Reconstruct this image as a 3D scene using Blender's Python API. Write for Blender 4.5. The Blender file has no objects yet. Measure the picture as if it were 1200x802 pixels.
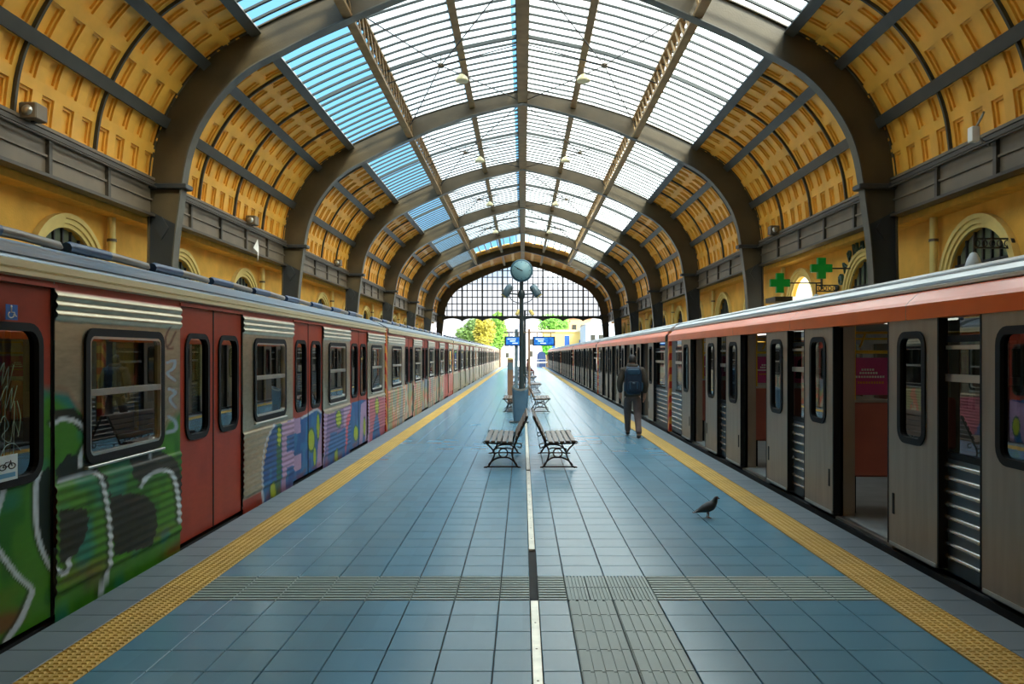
import bpy, math, random
import numpy as np
from mathutils import Vector, Matrix
R = math.radians
random.seed(7)
sc = bpy.context.scene
C = sc.collection

# ------------------------------------------------------------------ camera
F, CX, CY, H = 940.0, 612.5, 415.0, 1.70
cam_d = bpy.data.cameras.new('camera'); cam = bpy.data.objects.new('camera', cam_d); C.objects.link(cam)
cam.location = (0, 0, H); cam.rotation_euler = (R(90), 0, 0)
cam_d.sensor_width = 36; cam_d.lens = F/1200*36
cam_d.shift_x = (600-CX)/1200; cam_d.shift_y = (CY-401)/1200
cam_d.clip_end = 2000; cam_d.clip_start = .05
sc.camera = cam

# ------------------------------------------------------------------ world: bright partly clouded sky
W = bpy.data.worlds.new('sky'); sc.world = W; W.use_nodes = True
nt = W.node_tree; nt.nodes.clear()
def N(t, typ, **kw):
    n = t.nodes.new(typ)
    for k, v in kw.items(): setattr(n, k, v)
    return n
def math_node(t, op, a, b=None, clamp=False):
    n = N(t, 'ShaderNodeMath', operation=op, use_clamp=clamp)
    for i, v in enumerate((a, b)):
        if v is None: continue
        if isinstance(v, (int, float)): n.inputs[i].default_value = v
        else: t.links.new(v, n.inputs[i])
    return n.outputs[0]
def mix_rgb(t, fac, a, b, blend='MIX'):
    n = N(t, 'ShaderNodeMix', data_type='RGBA', blend_type=blend)
    for k, v in ((0, fac), (6, a), (7, b)):
        if isinstance(v, (int, float)): n.inputs[k].default_value = v
        elif isinstance(v, (tuple, list)): n.inputs[k].default_value = tuple(v)+((1,) if len(v) == 3 else ())
        else: t.links.new(v, n.inputs[k])
    return n.outputs[2]
SKY_BLUE = (0.15, 0.36, 0.58); SKY_CLOUD = (2.7, 2.75, 2.65); SKY_HAZE = (.46, .47, .49); SKY_STRENGTH = 1.0
tc = N(nt, 'ShaderNodeTexCoord'); sep = N(nt, 'ShaderNodeSeparateXYZ'); nt.links.new(tc.outputs['Generated'], sep.inputs[0])
nz = N(nt, 'ShaderNodeTexNoise'); nz.inputs['Scale'].default_value = 2.6; nz.inputs['Detail'].default_value = 5
nt.links.new(tc.outputs['Generated'], nz.inputs['Vector'])
cl = math_node(nt, 'ADD', math_node(nt, 'MULTIPLY', nz.outputs[0], .5), math_node(nt, 'MULTIPLY', sep.outputs[0], 2.5))
cl = math_node(nt, 'MULTIPLY', math_node(nt, 'SUBTRACT', cl, 0.2), 5.0, True)
skyc = mix_rgb(nt, cl, SKY_BLUE, SKY_CLOUD)
hz = math_node(nt, 'SUBTRACT', 2.6, math_node(nt, 'MULTIPLY', sep.outputs[2], 20.0), True)
skyc = mix_rgb(nt, hz, skyc, SKY_HAZE)
bg = N(nt, 'ShaderNodeBackground'); nt.links.new(skyc, bg.inputs[0]); bg.inputs[1].default_value = SKY_STRENGTH
wo = N(nt, 'ShaderNodeOutputWorld'); nt.links.new(bg.outputs[0], wo.inputs[0])
sun_d = bpy.data.lights.new('sun', 'SUN'); sun_d.energy = 2.0; sun_d.angle = R(12); sun_d.color = (1, .9, .72)
sun = bpy.data.objects.new('sun', sun_d); C.objects.link(sun); sun.rotation_euler = (R(52), 0, R(28))
sc.view_settings.view_transform = 'Standard'; sc.view_settings.look = 'None'
sc.view_settings.gamma = 1; sc.view_settings.use_curve_mapping = False
sc.view_settings.exposure = 1.38
sc.cycles.use_denoising = True
sc.cycles.max_bounces = 8; sc.cycles.diffuse_bounces = 4; sc.cycles.transparent_max_bounces = 16
sc.cycles.sample_clamp_indirect = 6

# ------------------------------------------------------------------ helpers
def lin(r, g, b):
    f = lambda c: (c/255/12.92) if c/255 <= .04045 else ((c/255+.055)/1.055)**2.4
    return (f(r), f(g), f(b))
MATS = {}
def pm(name, rgb, rough=.5, metal=0., var=.12, scale=4., bump=0., bscale=60., emit=0., spec=.5, stretch=None):
    """principled material with a little procedural colour variation and relief"""
    if name in MATS: return MATS[name]
    m = bpy.data.materials.new(name); m.use_nodes = True; t = m.node_tree
    p = t.nodes['Principled BSDF']
    p.inputs['Roughness'].default_value = rough; p.inputs['Metallic'].default_value = metal
    p.inputs['Specular IOR Level'].default_value = spec
    co = N(t, 'ShaderNodeTexCoord'); vec = co.outputs['Object']
    if stretch:
        mp = N(t, 'ShaderNodeMapping'); mp.inputs['Scale'].default_value = stretch; t.links.new(vec, mp.inputs[0]); vec = mp.outputs[0]
    if var > 0:
        n = N(t, 'ShaderNodeTexNoise'); n.inputs['Scale'].default_value = scale; n.inputs['Detail'].default_value = 4
        t.links.new(vec, n.inputs['Vector'])
        mr = N(t, 'ShaderNodeMapRange'); mr.inputs[1].default_value = .3; mr.inputs[2].default_value = .7
        t.links.new(n.outputs[0], mr.inputs[0])
        o = mix_rgb(t, mr.outputs[0], tuple(c*(1-var) for c in rgb), tuple(min(1, c*(1+var)) for c in rgb))
        t.links.new(o, p.inputs['Base Color'])
    else: p.inputs['Base Color'].default_value = (*rgb, 1)
    if bump:
        n = N(t, 'ShaderNodeTexNoise'); n.inputs['Scale'].default_value = bscale; t.links.new(vec, n.inputs['Vector'])
        b = N(t, 'ShaderNodeBump'); b.inputs['Strength'].default_value = bump; b.inputs['Distance'].default_value = .02
        t.links.new(n.outputs[0], b.inputs['Height']); t.links.new(b.outputs[0], p.inputs['Normal'])
    if emit:
        p.inputs['Emission Color'].default_value = (*rgb, 1); p.inputs['Emission Strength'].default_value = emit
    MATS[name] = m; return m
def glass(name, tint, gloss=.08, rough=.02, frost=0., fcol=(.9, .95, .93), ior=1.5):
    if name in MATS: return MATS[name]
    m = bpy.data.materials.new(name); m.use_nodes = True; t = m.node_tree; t.nodes.clear()
    tr = N(t, 'ShaderNodeBsdfTransparent'); tr.inputs[0].default_value = (*tint, 1)
    last = tr.outputs[0]
    if frost:
        tl = N(t, 'ShaderNodeBsdfTranslucent'); tl.inputs[0].default_value = (*fcol, 1)
        mx = N(t, 'ShaderNodeMixShader'); mx.inputs[0].default_value = frost
        t.links.new(last, mx.inputs[1]); t.links.new(tl.outputs[0], mx.inputs[2]); last = mx.outputs[0]
    gl = N(t, 'ShaderNodeBsdfGlossy'); gl.inputs['Roughness'].default_value = rough
    fr = N(t, 'ShaderNodeLayerWeight'); fr.inputs[0].default_value = .5
    fac = math_node(t, 'ADD', math_node(t, 'MULTIPLY', math_node(t, 'POWER', fr.outputs['Facing'], 4.0), .8 if ior > 1.2 else 0.), gloss, True)
    mx = N(t, 'ShaderNodeMixShader'); t.links.new(fac, mx.inputs[0]); t.links.new(last, mx.inputs[1]); t.links.new(gl.outputs[0], mx.inputs[2])
    o = N(t, 'ShaderNodeOutputMaterial'); t.links.new(mx.outputs[0], o.inputs[0])
    MATS[name] = m; return m

class MB:
    """collects geometry for ONE mesh object"""
    def __init__(s): s.v = []; s.f = []; s.sm = []
    def add(s, vs, fs, smooth=False):
        o = len(s.v); s.v += [tuple(p) for p in vs]; s.f += [tuple(i+o for i in f) for f in fs]; s.sm += [smooth]*len(fs); return s
    def box(s, x0, x1, y0, y1, z0, z1):
        return s.add([(x0,y0,z0),(x1,y0,z0),(x1,y1,z0),(x0,y1,z0),(x0,y0,z1),(x1,y0,z1),(x1,y1,z1),(x0,y1,z1)],
              [(0,3,2,1),(4,5,6,7),(0,1,5,4),(1,2,6,5),(2,3,7,6),(3,0,4,7)])
    def bbox(s, x0, x1, y0, y1, z0, z1, b=.01):
        """box with chamfered edges"""
        vs = []; 
        for (zz, i) in ((z0, b), (z0+b, 0), (z1-b, 0), (z1, b)):
            x0_, x1_, y0_, y1_ = x0+i, x1-i, y0+i, y1-i; c = b
            vs += [(x0_+c,y0_,zz),(x1_-c,y0_,zz),(x1_,y0_+c,zz),(x1_,y1_-c,zz),(x1_-c,y1_,zz),(x0_+c,y1_,zz),(x0_,y1_-c,zz),(x0_,y0_+c,zz)]
        fs = [tuple(reversed(range(8))), tuple(range(24, 32))]
        for k in range(3):
            for j in range(8):
                fs.append((k*8+j, k*8+(j+1) % 8, k*8+8+(j+1) % 8, k*8+8+j))
        return s.add(vs, fs)
    def quad(s, a, b, c, d): return s.add([a, b, c, d], [(0,1,2,3)])
    def tube(s, pts, r, n=8, cap=True, smooth=True):
        pts = [Vector(p) for p in pts]; rs = r if isinstance(r, (list, tuple)) else [r]*len(pts)
        vs = []; up = None
        for i, p in enumerate(pts):
            d = (pts[min(i+1, len(pts)-1)]-pts[max(i-1, 0)]).normalized()
            if up is None: up = Vector((0,0,1)) if abs(d.z) < .9 else Vector((1,0,0))
            u = d.cross(up)
            if u.length < 1e-4: u = d.orthogonal()
            u.normalize(); w = u.cross(d).normalized(); up = w
            for k in range(n):
                a = 2*math.pi*k/n; vs.append(p+(u*math.cos(a)+w*math.sin(a))*rs[i])
        fs = [(i*n+k, i*n+(k+1) % n, (i+1)*n+(k+1) % n, (i+1)*n+k) for i in range(len(pts)-1) for k in range(n)]
        s.add(vs, fs, smooth)
        if cap: s.add(vs[:n], [tuple(range(n))]); s.add(vs[-n:], [tuple(range(n))])
        return s
    def prism(s, poly, axis, a0, a1):
        """extrude a 2-D polygon; axis 'x': poly=(y,z), 'y': poly=(x,z), 'z': poly=(x,y)"""
        def P(p, a): return {'x': (a, p[0], p[1]), 'y': (p[0], a, p[1]), 'z': (p[0], p[1], a)}[axis]
        n = len(poly); vs = [P(p, a0) for p in poly]+[P(p, a1) for p in poly]
        return s.add(vs, [tuple(range(n)), tuple(range(2*n-1, n-1, -1))]+[(i, (i+1) % n, n+(i+1) % n, n+i) for i in range(n)])
    def lathe(s, prof, c=(0,0,0), n=20, axis='z', smooth=True):
        vs = []
        for r, h in prof:
            for k in range(n):
                a = 2*math.pi*k/n; p = (r*math.cos(a), r*math.sin(a), h)
                if axis == 'y': p = (p[0], p[2], p[1])
                if axis == 'x': p = (p[2], p[0], p[1])
                vs.append((p[0]+c[0], p[1]+c[1], p[2]+c[2]))
        fs = [(i*n+k, i*n+(k+1) % n, (i+1)*n+(k+1) % n, (i+1)*n+k) for i in range(len(prof)-1) for k in range(n)]
        return s.add(vs, fs, smooth)
    def mesh(s, name, mat):
        me = bpy.data.meshes.new(name); me.from_pydata(s.v, [], s.f)
        if any(s.sm): me.polygons.foreach_set('use_smooth', s.sm)
        if mat: me.materials.append(mat)
        me.update(); return me
    def build(s, name, mat, parent=None, loc=None, **kw): return link(name, s.mesh(name, mat), parent, loc, **kw)
def link(name, me, parent=None, loc=None, rz=0, label=None, cat=None, group=None, kind=None):
    o = bpy.data.objects.new(name, me); C.objects.link(o)
    if parent is not None: o.parent = parent
    if loc is not None: o.location = loc
    if rz: o.rotation_euler = (0, 0, rz)
    if label: o['label'] = label
    if cat: o['category'] = cat
    if group: o['group'] = group
    if kind: o['kind'] = kind
    return o
def thing(name, label, cat, loc=(0,0,0), rz=0, group=None, kind=None): return link(name, None, None, loc, rz, label, cat, group, kind)
def copy_tree(o, parent=None, loc=None):
    c = o.copy(); C.objects.link(c)
    if parent is not None: c.parent = parent
    if loc is not None: c.location = loc
    for ch in list(o.children): copy_tree(ch, c)
    return c
def catmull(pts, per=4):
    P = [Vector((*p, 0)) if len(p) == 2 else Vector(p) for p in pts]; out = []
    for i in range(len(P)-1):
        a, b, c, d = P[max(i-1, 0)], P[i], P[i+1], P[min(i+2, len(P)-1)]
        for k in range(per):
            t = k/per
            out.append(.5*((2*b)+(c-a)*t+(2*a-5*b+4*c-d)*t*t+(3*b-a-3*c+d)*t**3))
    out.append(P[-1]); return [tuple(p)[:len(pts[0])] for p in out]
def skin_mesh(name, verts, edges, radii, mat, sub=2, root=0):
    me = bpy.data.meshes.new(name+'_cage'); me.from_pydata(verts, edges, [])
    o = bpy.data.objects.new(name+'_cage', me); C.objects.link(o)
    o.modifiers.new('skin', 'SKIN').use_smooth_shade = True
    sv = me.skin_vertices[0].data
    for i, r in enumerate(radii):
        sv[i].radius = (r, r) if isinstance(r, (int, float)) else r
        sv[i].use_root = (i == root)
    s = o.modifiers.new('sub', 'SUBSURF'); s.levels = sub; s.render_levels = sub
    dg = bpy.context.evaluated_depsgraph_get(); dg.update()
    out = bpy.data.meshes.new_from_object(o.evaluated_get(dg)); out.name = name
    bpy.data.objects.remove(o); bpy.data.meshes.remove(me)
    out.materials.clear(); out.materials.append(mat)
    out.polygons.foreach_set('use_smooth', [True]*len(out.polygons)); return out

# ------------------------------------------------------------------ materials
M_steel = pm('arch_paint', lin(80, 68, 46), .45, 0, .22, 1.2, .15, 30)
M_leg = pm('column_paint', lin(44, 48, 50), .4, 0, .2, 1.0, .1, 30)
M_flange = pm('flange_paint', lin(82, 80, 70), .45, 0, .25, 3)
M_purlin = pm('purlin_paint', lin(64, 63, 56), .5, 0, .15, 2)
M_brown = pm('lattice_brown', lin(150, 122, 82), .6, 0, .2, 3)
M_bar = pm('glazing_bar_paint', lin(62, 68, 66), .5, 0, .1, 3)
M_gold = pm('gold_sheet', lin(240, 176, 64), .5, 0, .12, 1.5, .05, 90)
M_rib = pm('rib_paint', lin(66, 62, 50), .5)
M_girder = pm('girder_paint', lin(110, 96, 76), .5, 0, .18, 1.5)
M_gird2 = pm('girder_dark', lin(70, 62, 50), .5, 0, .18, 1.5)
M_wall = pm('ochre_plaster', lin(240, 182, 74), .85, 0, .16, 1.3, .25, 25)
M_mould = pm('cream_moulding', lin(238, 212, 130), .8, 0, .06, 3)
M_frost = glass('frosted_glass', (.92, .96, .95), .0, .2, .85, (.80, .86, .85), 1.03)
M_clear = glass('clear_glass', (.86, .95, .97), .0, .05, 0, (1, 1, 1), 1.06)
M_black = pm('black_rubber', (.008, .009, .011), .6, 0, 0, spec=.2)
M_dark = pm('dark_void', (.01, .01, .012), .9, 0, 0)
M_concrete = pm('grey_concrete', lin(104, 104, 100), .85, 0, .15, 2, .2, 20)

# ------------------------------------------------------------------ the hall: roof section in units of half span
HW = 8.0
def pt(u, v): return (HW*u, H+HW*v)
INNER = [(0,1.118),(.231,1.06),(.371,1.012),(.5,.957),(.6,.912),(.697,.862),(.754,.833),(.8,.803),(.836,.772),(.869,.735),(.902,.69),(.936,.63),(.958,.565),(.97,.5),(.98,.427),(1.0,.244),(1.02,-.21)]
OUTER = [(0,1.172),(.231,1.125),(.37,1.086),(.5,1.043),(.64,.984),(.767,.9235),(.845,.88),(.91,.83),(.973,.755),(1.024,.663),(1.05,.585),(1.062,.495),(1.064,.427),(1.066,.244),(1.085,-.21)]
INs = [pt(*p) for p in INNER]; OUTs = [pt(*p) for p in OUTER]
def resample(poly, n):
    d = [0]
    for a, b in zip(poly, poly[1:]): d.append(d[-1]+math.dist(a, b))
    out = []; j = 0
    for k in range(n+1):
        t = d[-1]*k/n
        while j < len(d)-2 and d[j+1] < t: j += 1
        q = (t-d[j])/(d[j+1]-d[j]); out.append((poly[j][0]+(poly[j+1][0]-poly[j][0])*q, poly[j][1]+(poly[j+1][1]-poly[j][1])*q))
    return out
IN_F = resample(catmull(INs, 4), 60); OUT_F = resample(catmull(OUTs, 4), 60)
SURF = catmull(OUTs[:12], 8)            # roof surface ridge -> springing
PIDX = {0: 0, 1: 8, 2: 24, 3: 40, 4: 56, 5: 72, 6: 88}
BAY = 10.2
ARCHES = [-2.0+BAY*i for i in range(9)]   # -2, 8.2, 18.4 ... 79.6
YEND = ARCHES[-1]

ORD = ['first', 'second', 'third', 'fourth', 'fifth', 'sixth', 'seventh', 'eighth', 'ninth']
def arch_meshes():
    web = MB(); legs = {-1: MB(), 1: MB()}; inf = MB(); outf = MB(); n = 61; spl = 42
    for sgn in (-1, 1):
        leg = legs[sgn]
        for (a, b, tgt) in ((0, spl, web), (spl, 60, leg)):
            vs = []; fs = []
            for yy in (-.07, .07):
                for k in range(a, b+1):
                    vs += [(sgn*IN_F[k][0], yy, IN_F[k][1]), (sgn*OUT_F[k][0], yy, OUT_F[k][1])]
            m = b-a+1
            for k in range(m-1):
                for o in (0, 2*m): fs.append((o+2*k, o+2*k+1, o+2*k+3, o+2*k+2))
                fs.append((2*k, 2*k+2, 2*m+2*k+2, 2*m+2*k)); fs.append((2*k+1, 2*k+3, 2*m+2*k+3, 2*m+2*k+1))
            tgt.add(vs, fs)
        for prof, tgt, off in ((IN_F, inf, 0.0), (OUT_F, outf, .03)):
            vs = []; fs = []
            for k in range(n):
                x, z = prof[k]; a, b = prof[max(k-1, 0)], prof[min(k+1, n-1)]
                tx, tz = b[0]-a[0], b[1]-a[1]; l = math.hypot(tx, tz); nx, nzv = -tz/l, tx/l   # outward normal
                if k == 0: nx, nzv = 0, 1
                if nx < 0 and k > 0 and nzv < 0: nx, nzv = -nx, -nzv
                for yy, h in ((-.15, off-.03), (.15, off-.03), (.15, off), (-.15, off)):
                    vs.append((sgn*(x+abs(nx)*h), yy, z+abs(nzv)*h))
            for k in range(n-1):
                for j in range(4): fs.append((4*k+j, 4*k+(j+1) % 4, 4*k+4+(j+1) % 4, 4*k+4+j))
            tgt.add(vs, fs)
    return (web.mesh('arch_web', M_steel), legs[-1].mesh('column_web', M_leg), legs[1].mesh('column_web', M_leg), inf.mesh('inner_flange', M_flange), outf.mesh('outer_flange', M_steel))
AM = arch_meshes()
M_COLLAR = MB().bbox(-.48, .48, -.2, .2, 0, .12, .02).mesh('springing_collar', M_leg)
dia = MB(); dia.prism([(-.16, 0), (0, -.26), (.16, 0), (0, .26)], 'y', -.10, -.07)
M_DIA = dia.mesh('diamond_plate', M_leg)
for i, y in enumerate(ARCHES):
    nm = ['steel roof arch behind the camera', 'dark steel roof arch just above the camera', 'nearest complete dark steel arch, its columns beside the first train cars'] + \
         [f'{ORD[j]} dark steel arch of the roof counted from the camera' for j in range(1, 6)] + ['farthest steel arch framing the glazed gable window']
    a = thing('roof_arch', nm[i], 'arch', (0, y, 0), group='steel arches carrying the roof')
    for me in AM: link(me.name, me, a)
    for sgn in (-1, 1): link('springing_collar', M_COLLAR, a, (sgn*HW*1.015, 0, H+HW*.47))
    for sgn in (-1, 1): link('diamond_plate', M_DIA, a, (sgn*HW*1.03, 0, H+HW*.36))

# ------------------------------------------------------------------ ceiling
ceil = thing('ceiling', 'arched station roof of skylights and gold coffered panels', 'ceiling', kind='structure')
def gold_panel(sgn, i0, i1, wid, ncol=4, nrow=2):
    """curved sheet with two-step recessed coffers; y from 0 to wid"""
    arc = [(sgn*p[0], p[1]) for p in SURF[PIDX[i0]:PIDX[i1]+1]]
    L = [0]
    for a, b in zip(arc, arc[1:]): L.append(L[-1]+math.dist(a, b))
    def at(t, y, dep=0):
        s = t*L[-1]; j = 0
        while j < len(L)-2 and L[j+1] < s: j += 1
        q = (s-L[j])/(L[j+1]-L[j]); x = arc[j][0]+(arc[j+1][0]-arc[j][0])*q; z = arc[j][1]+(arc[j+1][1]-arc[j][1])*q
        tx, tz = arc[j+1][0]-arc[j][0], arc[j+1][1]-arc[j][1]; l = math.hypot(tx, tz)
        nx, nzv = -tz/l, tx/l
        if nzv < 0 or (abs(nzv) < .2 and nx*sgn < 0): nx, nzv = -nx, -nzv
        if nx*sgn < 0: nx = -nx
        return (x+nx*dep, y, z+abs(nzv)*dep)
    ts = [0.]; 
    for r in range(nrow): ts += [(r+.14)/nrow, (r+.5)/nrow, (r+.86)/nrow]
    ts.append(1.)
    ys = [0.]
    for c in range(ncol): ys += [wid*(c+.22)/ncol, wid*(c+.78)/ncol]
    ys.append(wid)
    m = MB()
    cof_t = {k for r in range(nrow) for k in (3*r+1, 3*r+2)}
    for a in range(len(ts)-1):
        for b in range(len(ys)-1):
            if a in cof_t and b % 2 == 1: continue
            m.quad(at(ts[a], ys[b]), at(ts[a+1], ys[b]), at(ts[a+1], ys[b+1]), at(ts[a], ys[b+1]))
    it = .05/L[-1]; iy = .05
    for r in range(nrow):
        t0, t1 = ts[3*r+1], ts[3*r+3]
        for c in range(ncol):
            y0, y1 = ys[2*c+1], ys[2*c+2]
            loops = []
            for (ins, dep) in ((0, 0), (0, .045), (1, .045), (1, .09)):
                a0, a1, b0, b1 = t0+it*ins, t1-it*ins, y0+iy*ins, y1-iy*ins; tm = (a0+a1)/2
                loops.append([at(a0, b0, dep), at(tm, b0, dep), at(a1, b0, dep), at(a1, b1, dep), at(tm, b1, dep), at(a0, b1, dep)])
            vs = [p for l in loops for p in l]; fs = []
            for k in range(3):
                for j in range(6): fs.append((6*k+j, 6*k+(j+1) % 6, 6*k+6+(j+1) % 6, 6*k+6+j))
            fs += [(18, 19, 22, 23), (19, 20, 21, 22)]
            m.add(vs, fs)
    return m.mesh('gold_panel', M_gold)
SUB = BAY/4
GP = {(s, b): gold_panel(s, b, b+1, SUB) for s in (-1, 1) for b in (3, 4, 5)}
GPT = {(s, b): gold_panel(s, b, b+1, SUB, 4, 2) for s in (-1, 1) for b in (0, 1, 2)}
def rib_mesh(sgn, i0, i1):
    m = MB(); arc = SURF[PIDX[i0]:PIDX[i1]+1]; vs = []; fs = []
    for k, (x, z) in enumerate(arc):
        a, b = arc[max(k-1, 0)], arc[min(k+1, len(arc)-1)]; tx, tz = b[0]-a[0], b[1]-a[1]; l = math.hypot(tx, tz)
        nx, nzv = abs(tz/l), abs(tx/l)
        for yy, h in ((-.03, -.07), (.03, -.07), (.03, .02), (-.03, .02)): vs.append((sgn*(x+nx*h), yy, z+nzv*h))
    for k in range(len(arc)-1):
        for j in range(4): fs.append((4*k+j, 4*k+(j+1) % 4, 4*k+4+(j+1) % 4, 4*k+4+j))
    m.add(vs, fs); return m.mesh('panel_rib', M_rib)
RIB = {s: rib_mesh(s, 3, 6) for s in (-1, 1)}
RIBT = {s: rib_mesh(s, 0, 3) for s in (-1, 1)}
for bi in range(8):
    y0 = ARCHES[bi]
    for s in (-1, 1):
        for j in range(4):
            for b in (3, 4, 5): link('gold_panel', GP[s, b], ceil, (0, y0+SUB*j, 0))
            if j: link('panel_rib', RIB[s], ceil, (0, y0+SUB*j, 0))
            if bi in (0, 7):  # first bay, out of view: skylights closed by added panels to darken the near hall
                for b in (0, 1, 2): link('gold_panel', GPT[s, b], ceil, (0, y0+SUB*j, 0))
            if bi == 6 and j >= 3:
                for b in (0, 1): link('gold_panel', GPT[s, b], ceil, (0, y0+SUB*j, 0))
# purlins: long beams between the arches
def beam_mesh(x, z, ang, w, h, y0, y1, name, mat):
    m = MB(); c, s_ = math.cos(ang), math.sin(ang)
    vs = [(x+c*a-s_*b, y, z+s_*a+c*b) for y in (y0, y1) for a, b in ((-w/2, -h), (w/2, -h), (w/2, .03), (-w/2, .03))]
    m.add(vs, [(0,1,2,3), (7,6,5,4)]+[(j, (j+1) % 4, 4+(j+1) % 4, 4+j) for j in range(4)]); return m.mesh(name, mat)
def slope_at(k):
    a, b = SURF[max(k-1, 0)], SURF[min(k+1, len(SURF)-1)]; return math.atan2(b[1]-a[1], b[0]-a[0])
for p in (1, 3, 4, 5):
    x, z = SURF[PIDX[p]]; an = slope_at(PIDX[p])
    for s in (-1, 1):
        w, h = ((.20, .26) if p == 1 else (.24, .12))
        link('purlin', beam_mesh(s*x, z, s*an, w, h, ARCHES[0], YEND, 'purlin', M_brown if p == 1 else M_purlin), ceil)
# ridge beam with side flanges
rb = MB(); zr = SURF[0][1]
rb.box(-.09, .09, ARCHES[0], YEND, zr-.42, zr); rb.box(-.17, .17, ARCHES[0], YEND, zr-.45, zr-.42); rb.box(-.2, .2, ARCHES[0], YEND, zr-.02, zr+.03)
rb.build('ridge_beam', M_brown, ceil)
# lattice girders at the second purlin line: chords and crossing flats, one per bay
x2, z2 = SURF[PIDX[2]]
for s in (-1, 1):
    m = MB(); dep = .62
    for zz in (0, -dep): m.box(s*x2-.11, s*x2+.11, 0, BAY, z2+zz-.04, z2+zz+.04)
    nseg = 18; st = BAY/nseg
    for k in range(nseg):
        for (za, zb) in ((0, -dep), (-dep, 0)):
            ya, yb = k*st, (k+1)*st
            dx = .07 if za == 0 else -.07
            vs = []
            for xx in (s*x2+dx-.012, s*x2+dx+.012):
                vs += [(xx, ya-.05, z2+za), (xx, ya+.07, z2+za), (xx, yb+.07, z2+zb), (xx, yb-.05, z2+zb)]
            m.add(vs, [(0,1,2,3), (4,5,6,7), (0,1,5,4), (1,2,6,5), (2,3,7,6), (3,0,4,7)])
    me = m.mesh('lattice_girder', M_brown)
    for bi in range(7): link('lattice_girder', me, ceil, (0, ARCHES[bi], 0))
# glazing bars and panes
NB = 19
def strip_pts(sgn, p0, p1, step=4): return [(sgn*SURF[k][0], SURF[k][1]) for k in range(PIDX[p0], PIDX[p1]+1, step)]
def bar_mesh(sgn, p0, p1, w=.075, h=.045, name='glazing_bar'):
    m = MB(); ps = strip_pts(sgn, p0, p1); vs = []; fs = []
    for (x, z) in ps:
        for yy, dz in ((-w/2, -h), (w/2, -h), (w/2, 0.01), (-w/2, 0.01)): vs.append((x, yy, z+dz))
    for k in range(len(ps)-1):
        for j in range(4): fs.append((4*k+j, 4*k+(j+1) % 4, 4*k+4+(j+1) % 4, 4*k+4+j))
    m.add(vs, fs); return m.mesh(name, M_bar)
BARS = {s: bar_mesh(s, 0, 3) for s in (-1, 1)}; BARO = {s: bar_mesh(s, 2, 3) for s in (-1, 1)}
RAFT = {s: bar_mesh(s, 0, 3, .1, .1, 'mid_rafter') for s in (-1, 1)}
pw = BAY/(NB+1)
def pane_mb(sgn, ps, y0, y1, m=None):
    m = m or MB(); vs = [(x, y, z) for (x, z) in ps for y in (y0, y1)]
    m.add(vs, [(2*k, 2*k+1, 2*k+3, 2*k+2) for k in range(len(ps)-1)]); return m
PANE = {}
for s in (-1, 1):
    full = strip_pts(s, 0, 2)
    if s < 0:                                   # clear strip next to the ridge on the left
        a, b = full[0], full[1]; q = .33/math.dist(a, b) if math.dist(a, b) > .33 else .9
        cut = (a[0]+(b[0]-a[0])*q, a[1]+(b[1]-a[1])*q); STRIP = [a, cut]; full = [cut]+full[1:]
    PANE[s, 'in'] = full; PANE[s, 'out'] = strip_pts(s, 2, 3)
PM = {k: pane_mb(k[0], v, .0, pw).mesh('skylight_pane', M_frost if k[1] == 'in' else M_clear) for k, v in PANE.items()}
rest = {'in': MB(), 'out': MB()}
for bi in range(1, 7):
    y0 = ARCHES[bi]
    for s in (-1, 1):
        for j in range(1, NB+1):
            yy = y0+pw*j
            if bi == 6: link('glazing_bar', BARO[s], ceil, (0, yy, 0))
            else: link('glazing_bar', BARS[s], ceil, (0, yy, 0))
        if bi < 6: link('mid_rafter', RAFT[s], ceil, (0, y0+BAY/2, 0))
        for j in range(NB+1):
            for z in ('in', 'out'):
                if bi == 6 and z == 'in': continue
                if bi in (1, 2, 3): link('skylight_pane', PM[s, z], ceil, (0, y0+pw*j, 0))
                else: pane_mb(s, PANE[s, z], y0+pw*j, y0+pw*(j+1), rest[z])
    if bi < 6: pane_mb(-1, STRIP, y0, y0+BAY).build('ridge_pane', M_clear, ceil)
rest['in'].build('far_frosted_panes', M_frost, ceil, kind='stuff'); rest['out'].build('far_clear_panes', M_clear, ceil, kind='stuff')
# row of clear panes in the seventh bay
for s in (-1, 1):
    ps = resample(strip_pts(s, 0, 2, 1), 8)
    for k in range(8):
        pane_mb(s, ps[k:k+2], ARCHES[6], ARCHES[6]+SUB*3).build('clear_roof_pane', M_clear, ceil)
        x, z = ps[k+1]
        MB().box(x-.03, x+.03, ARCHES[6], ARCHES[6]+SUB*3, z-.1, z+.02).build('glazing_bar', M_bar, ceil)
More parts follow.
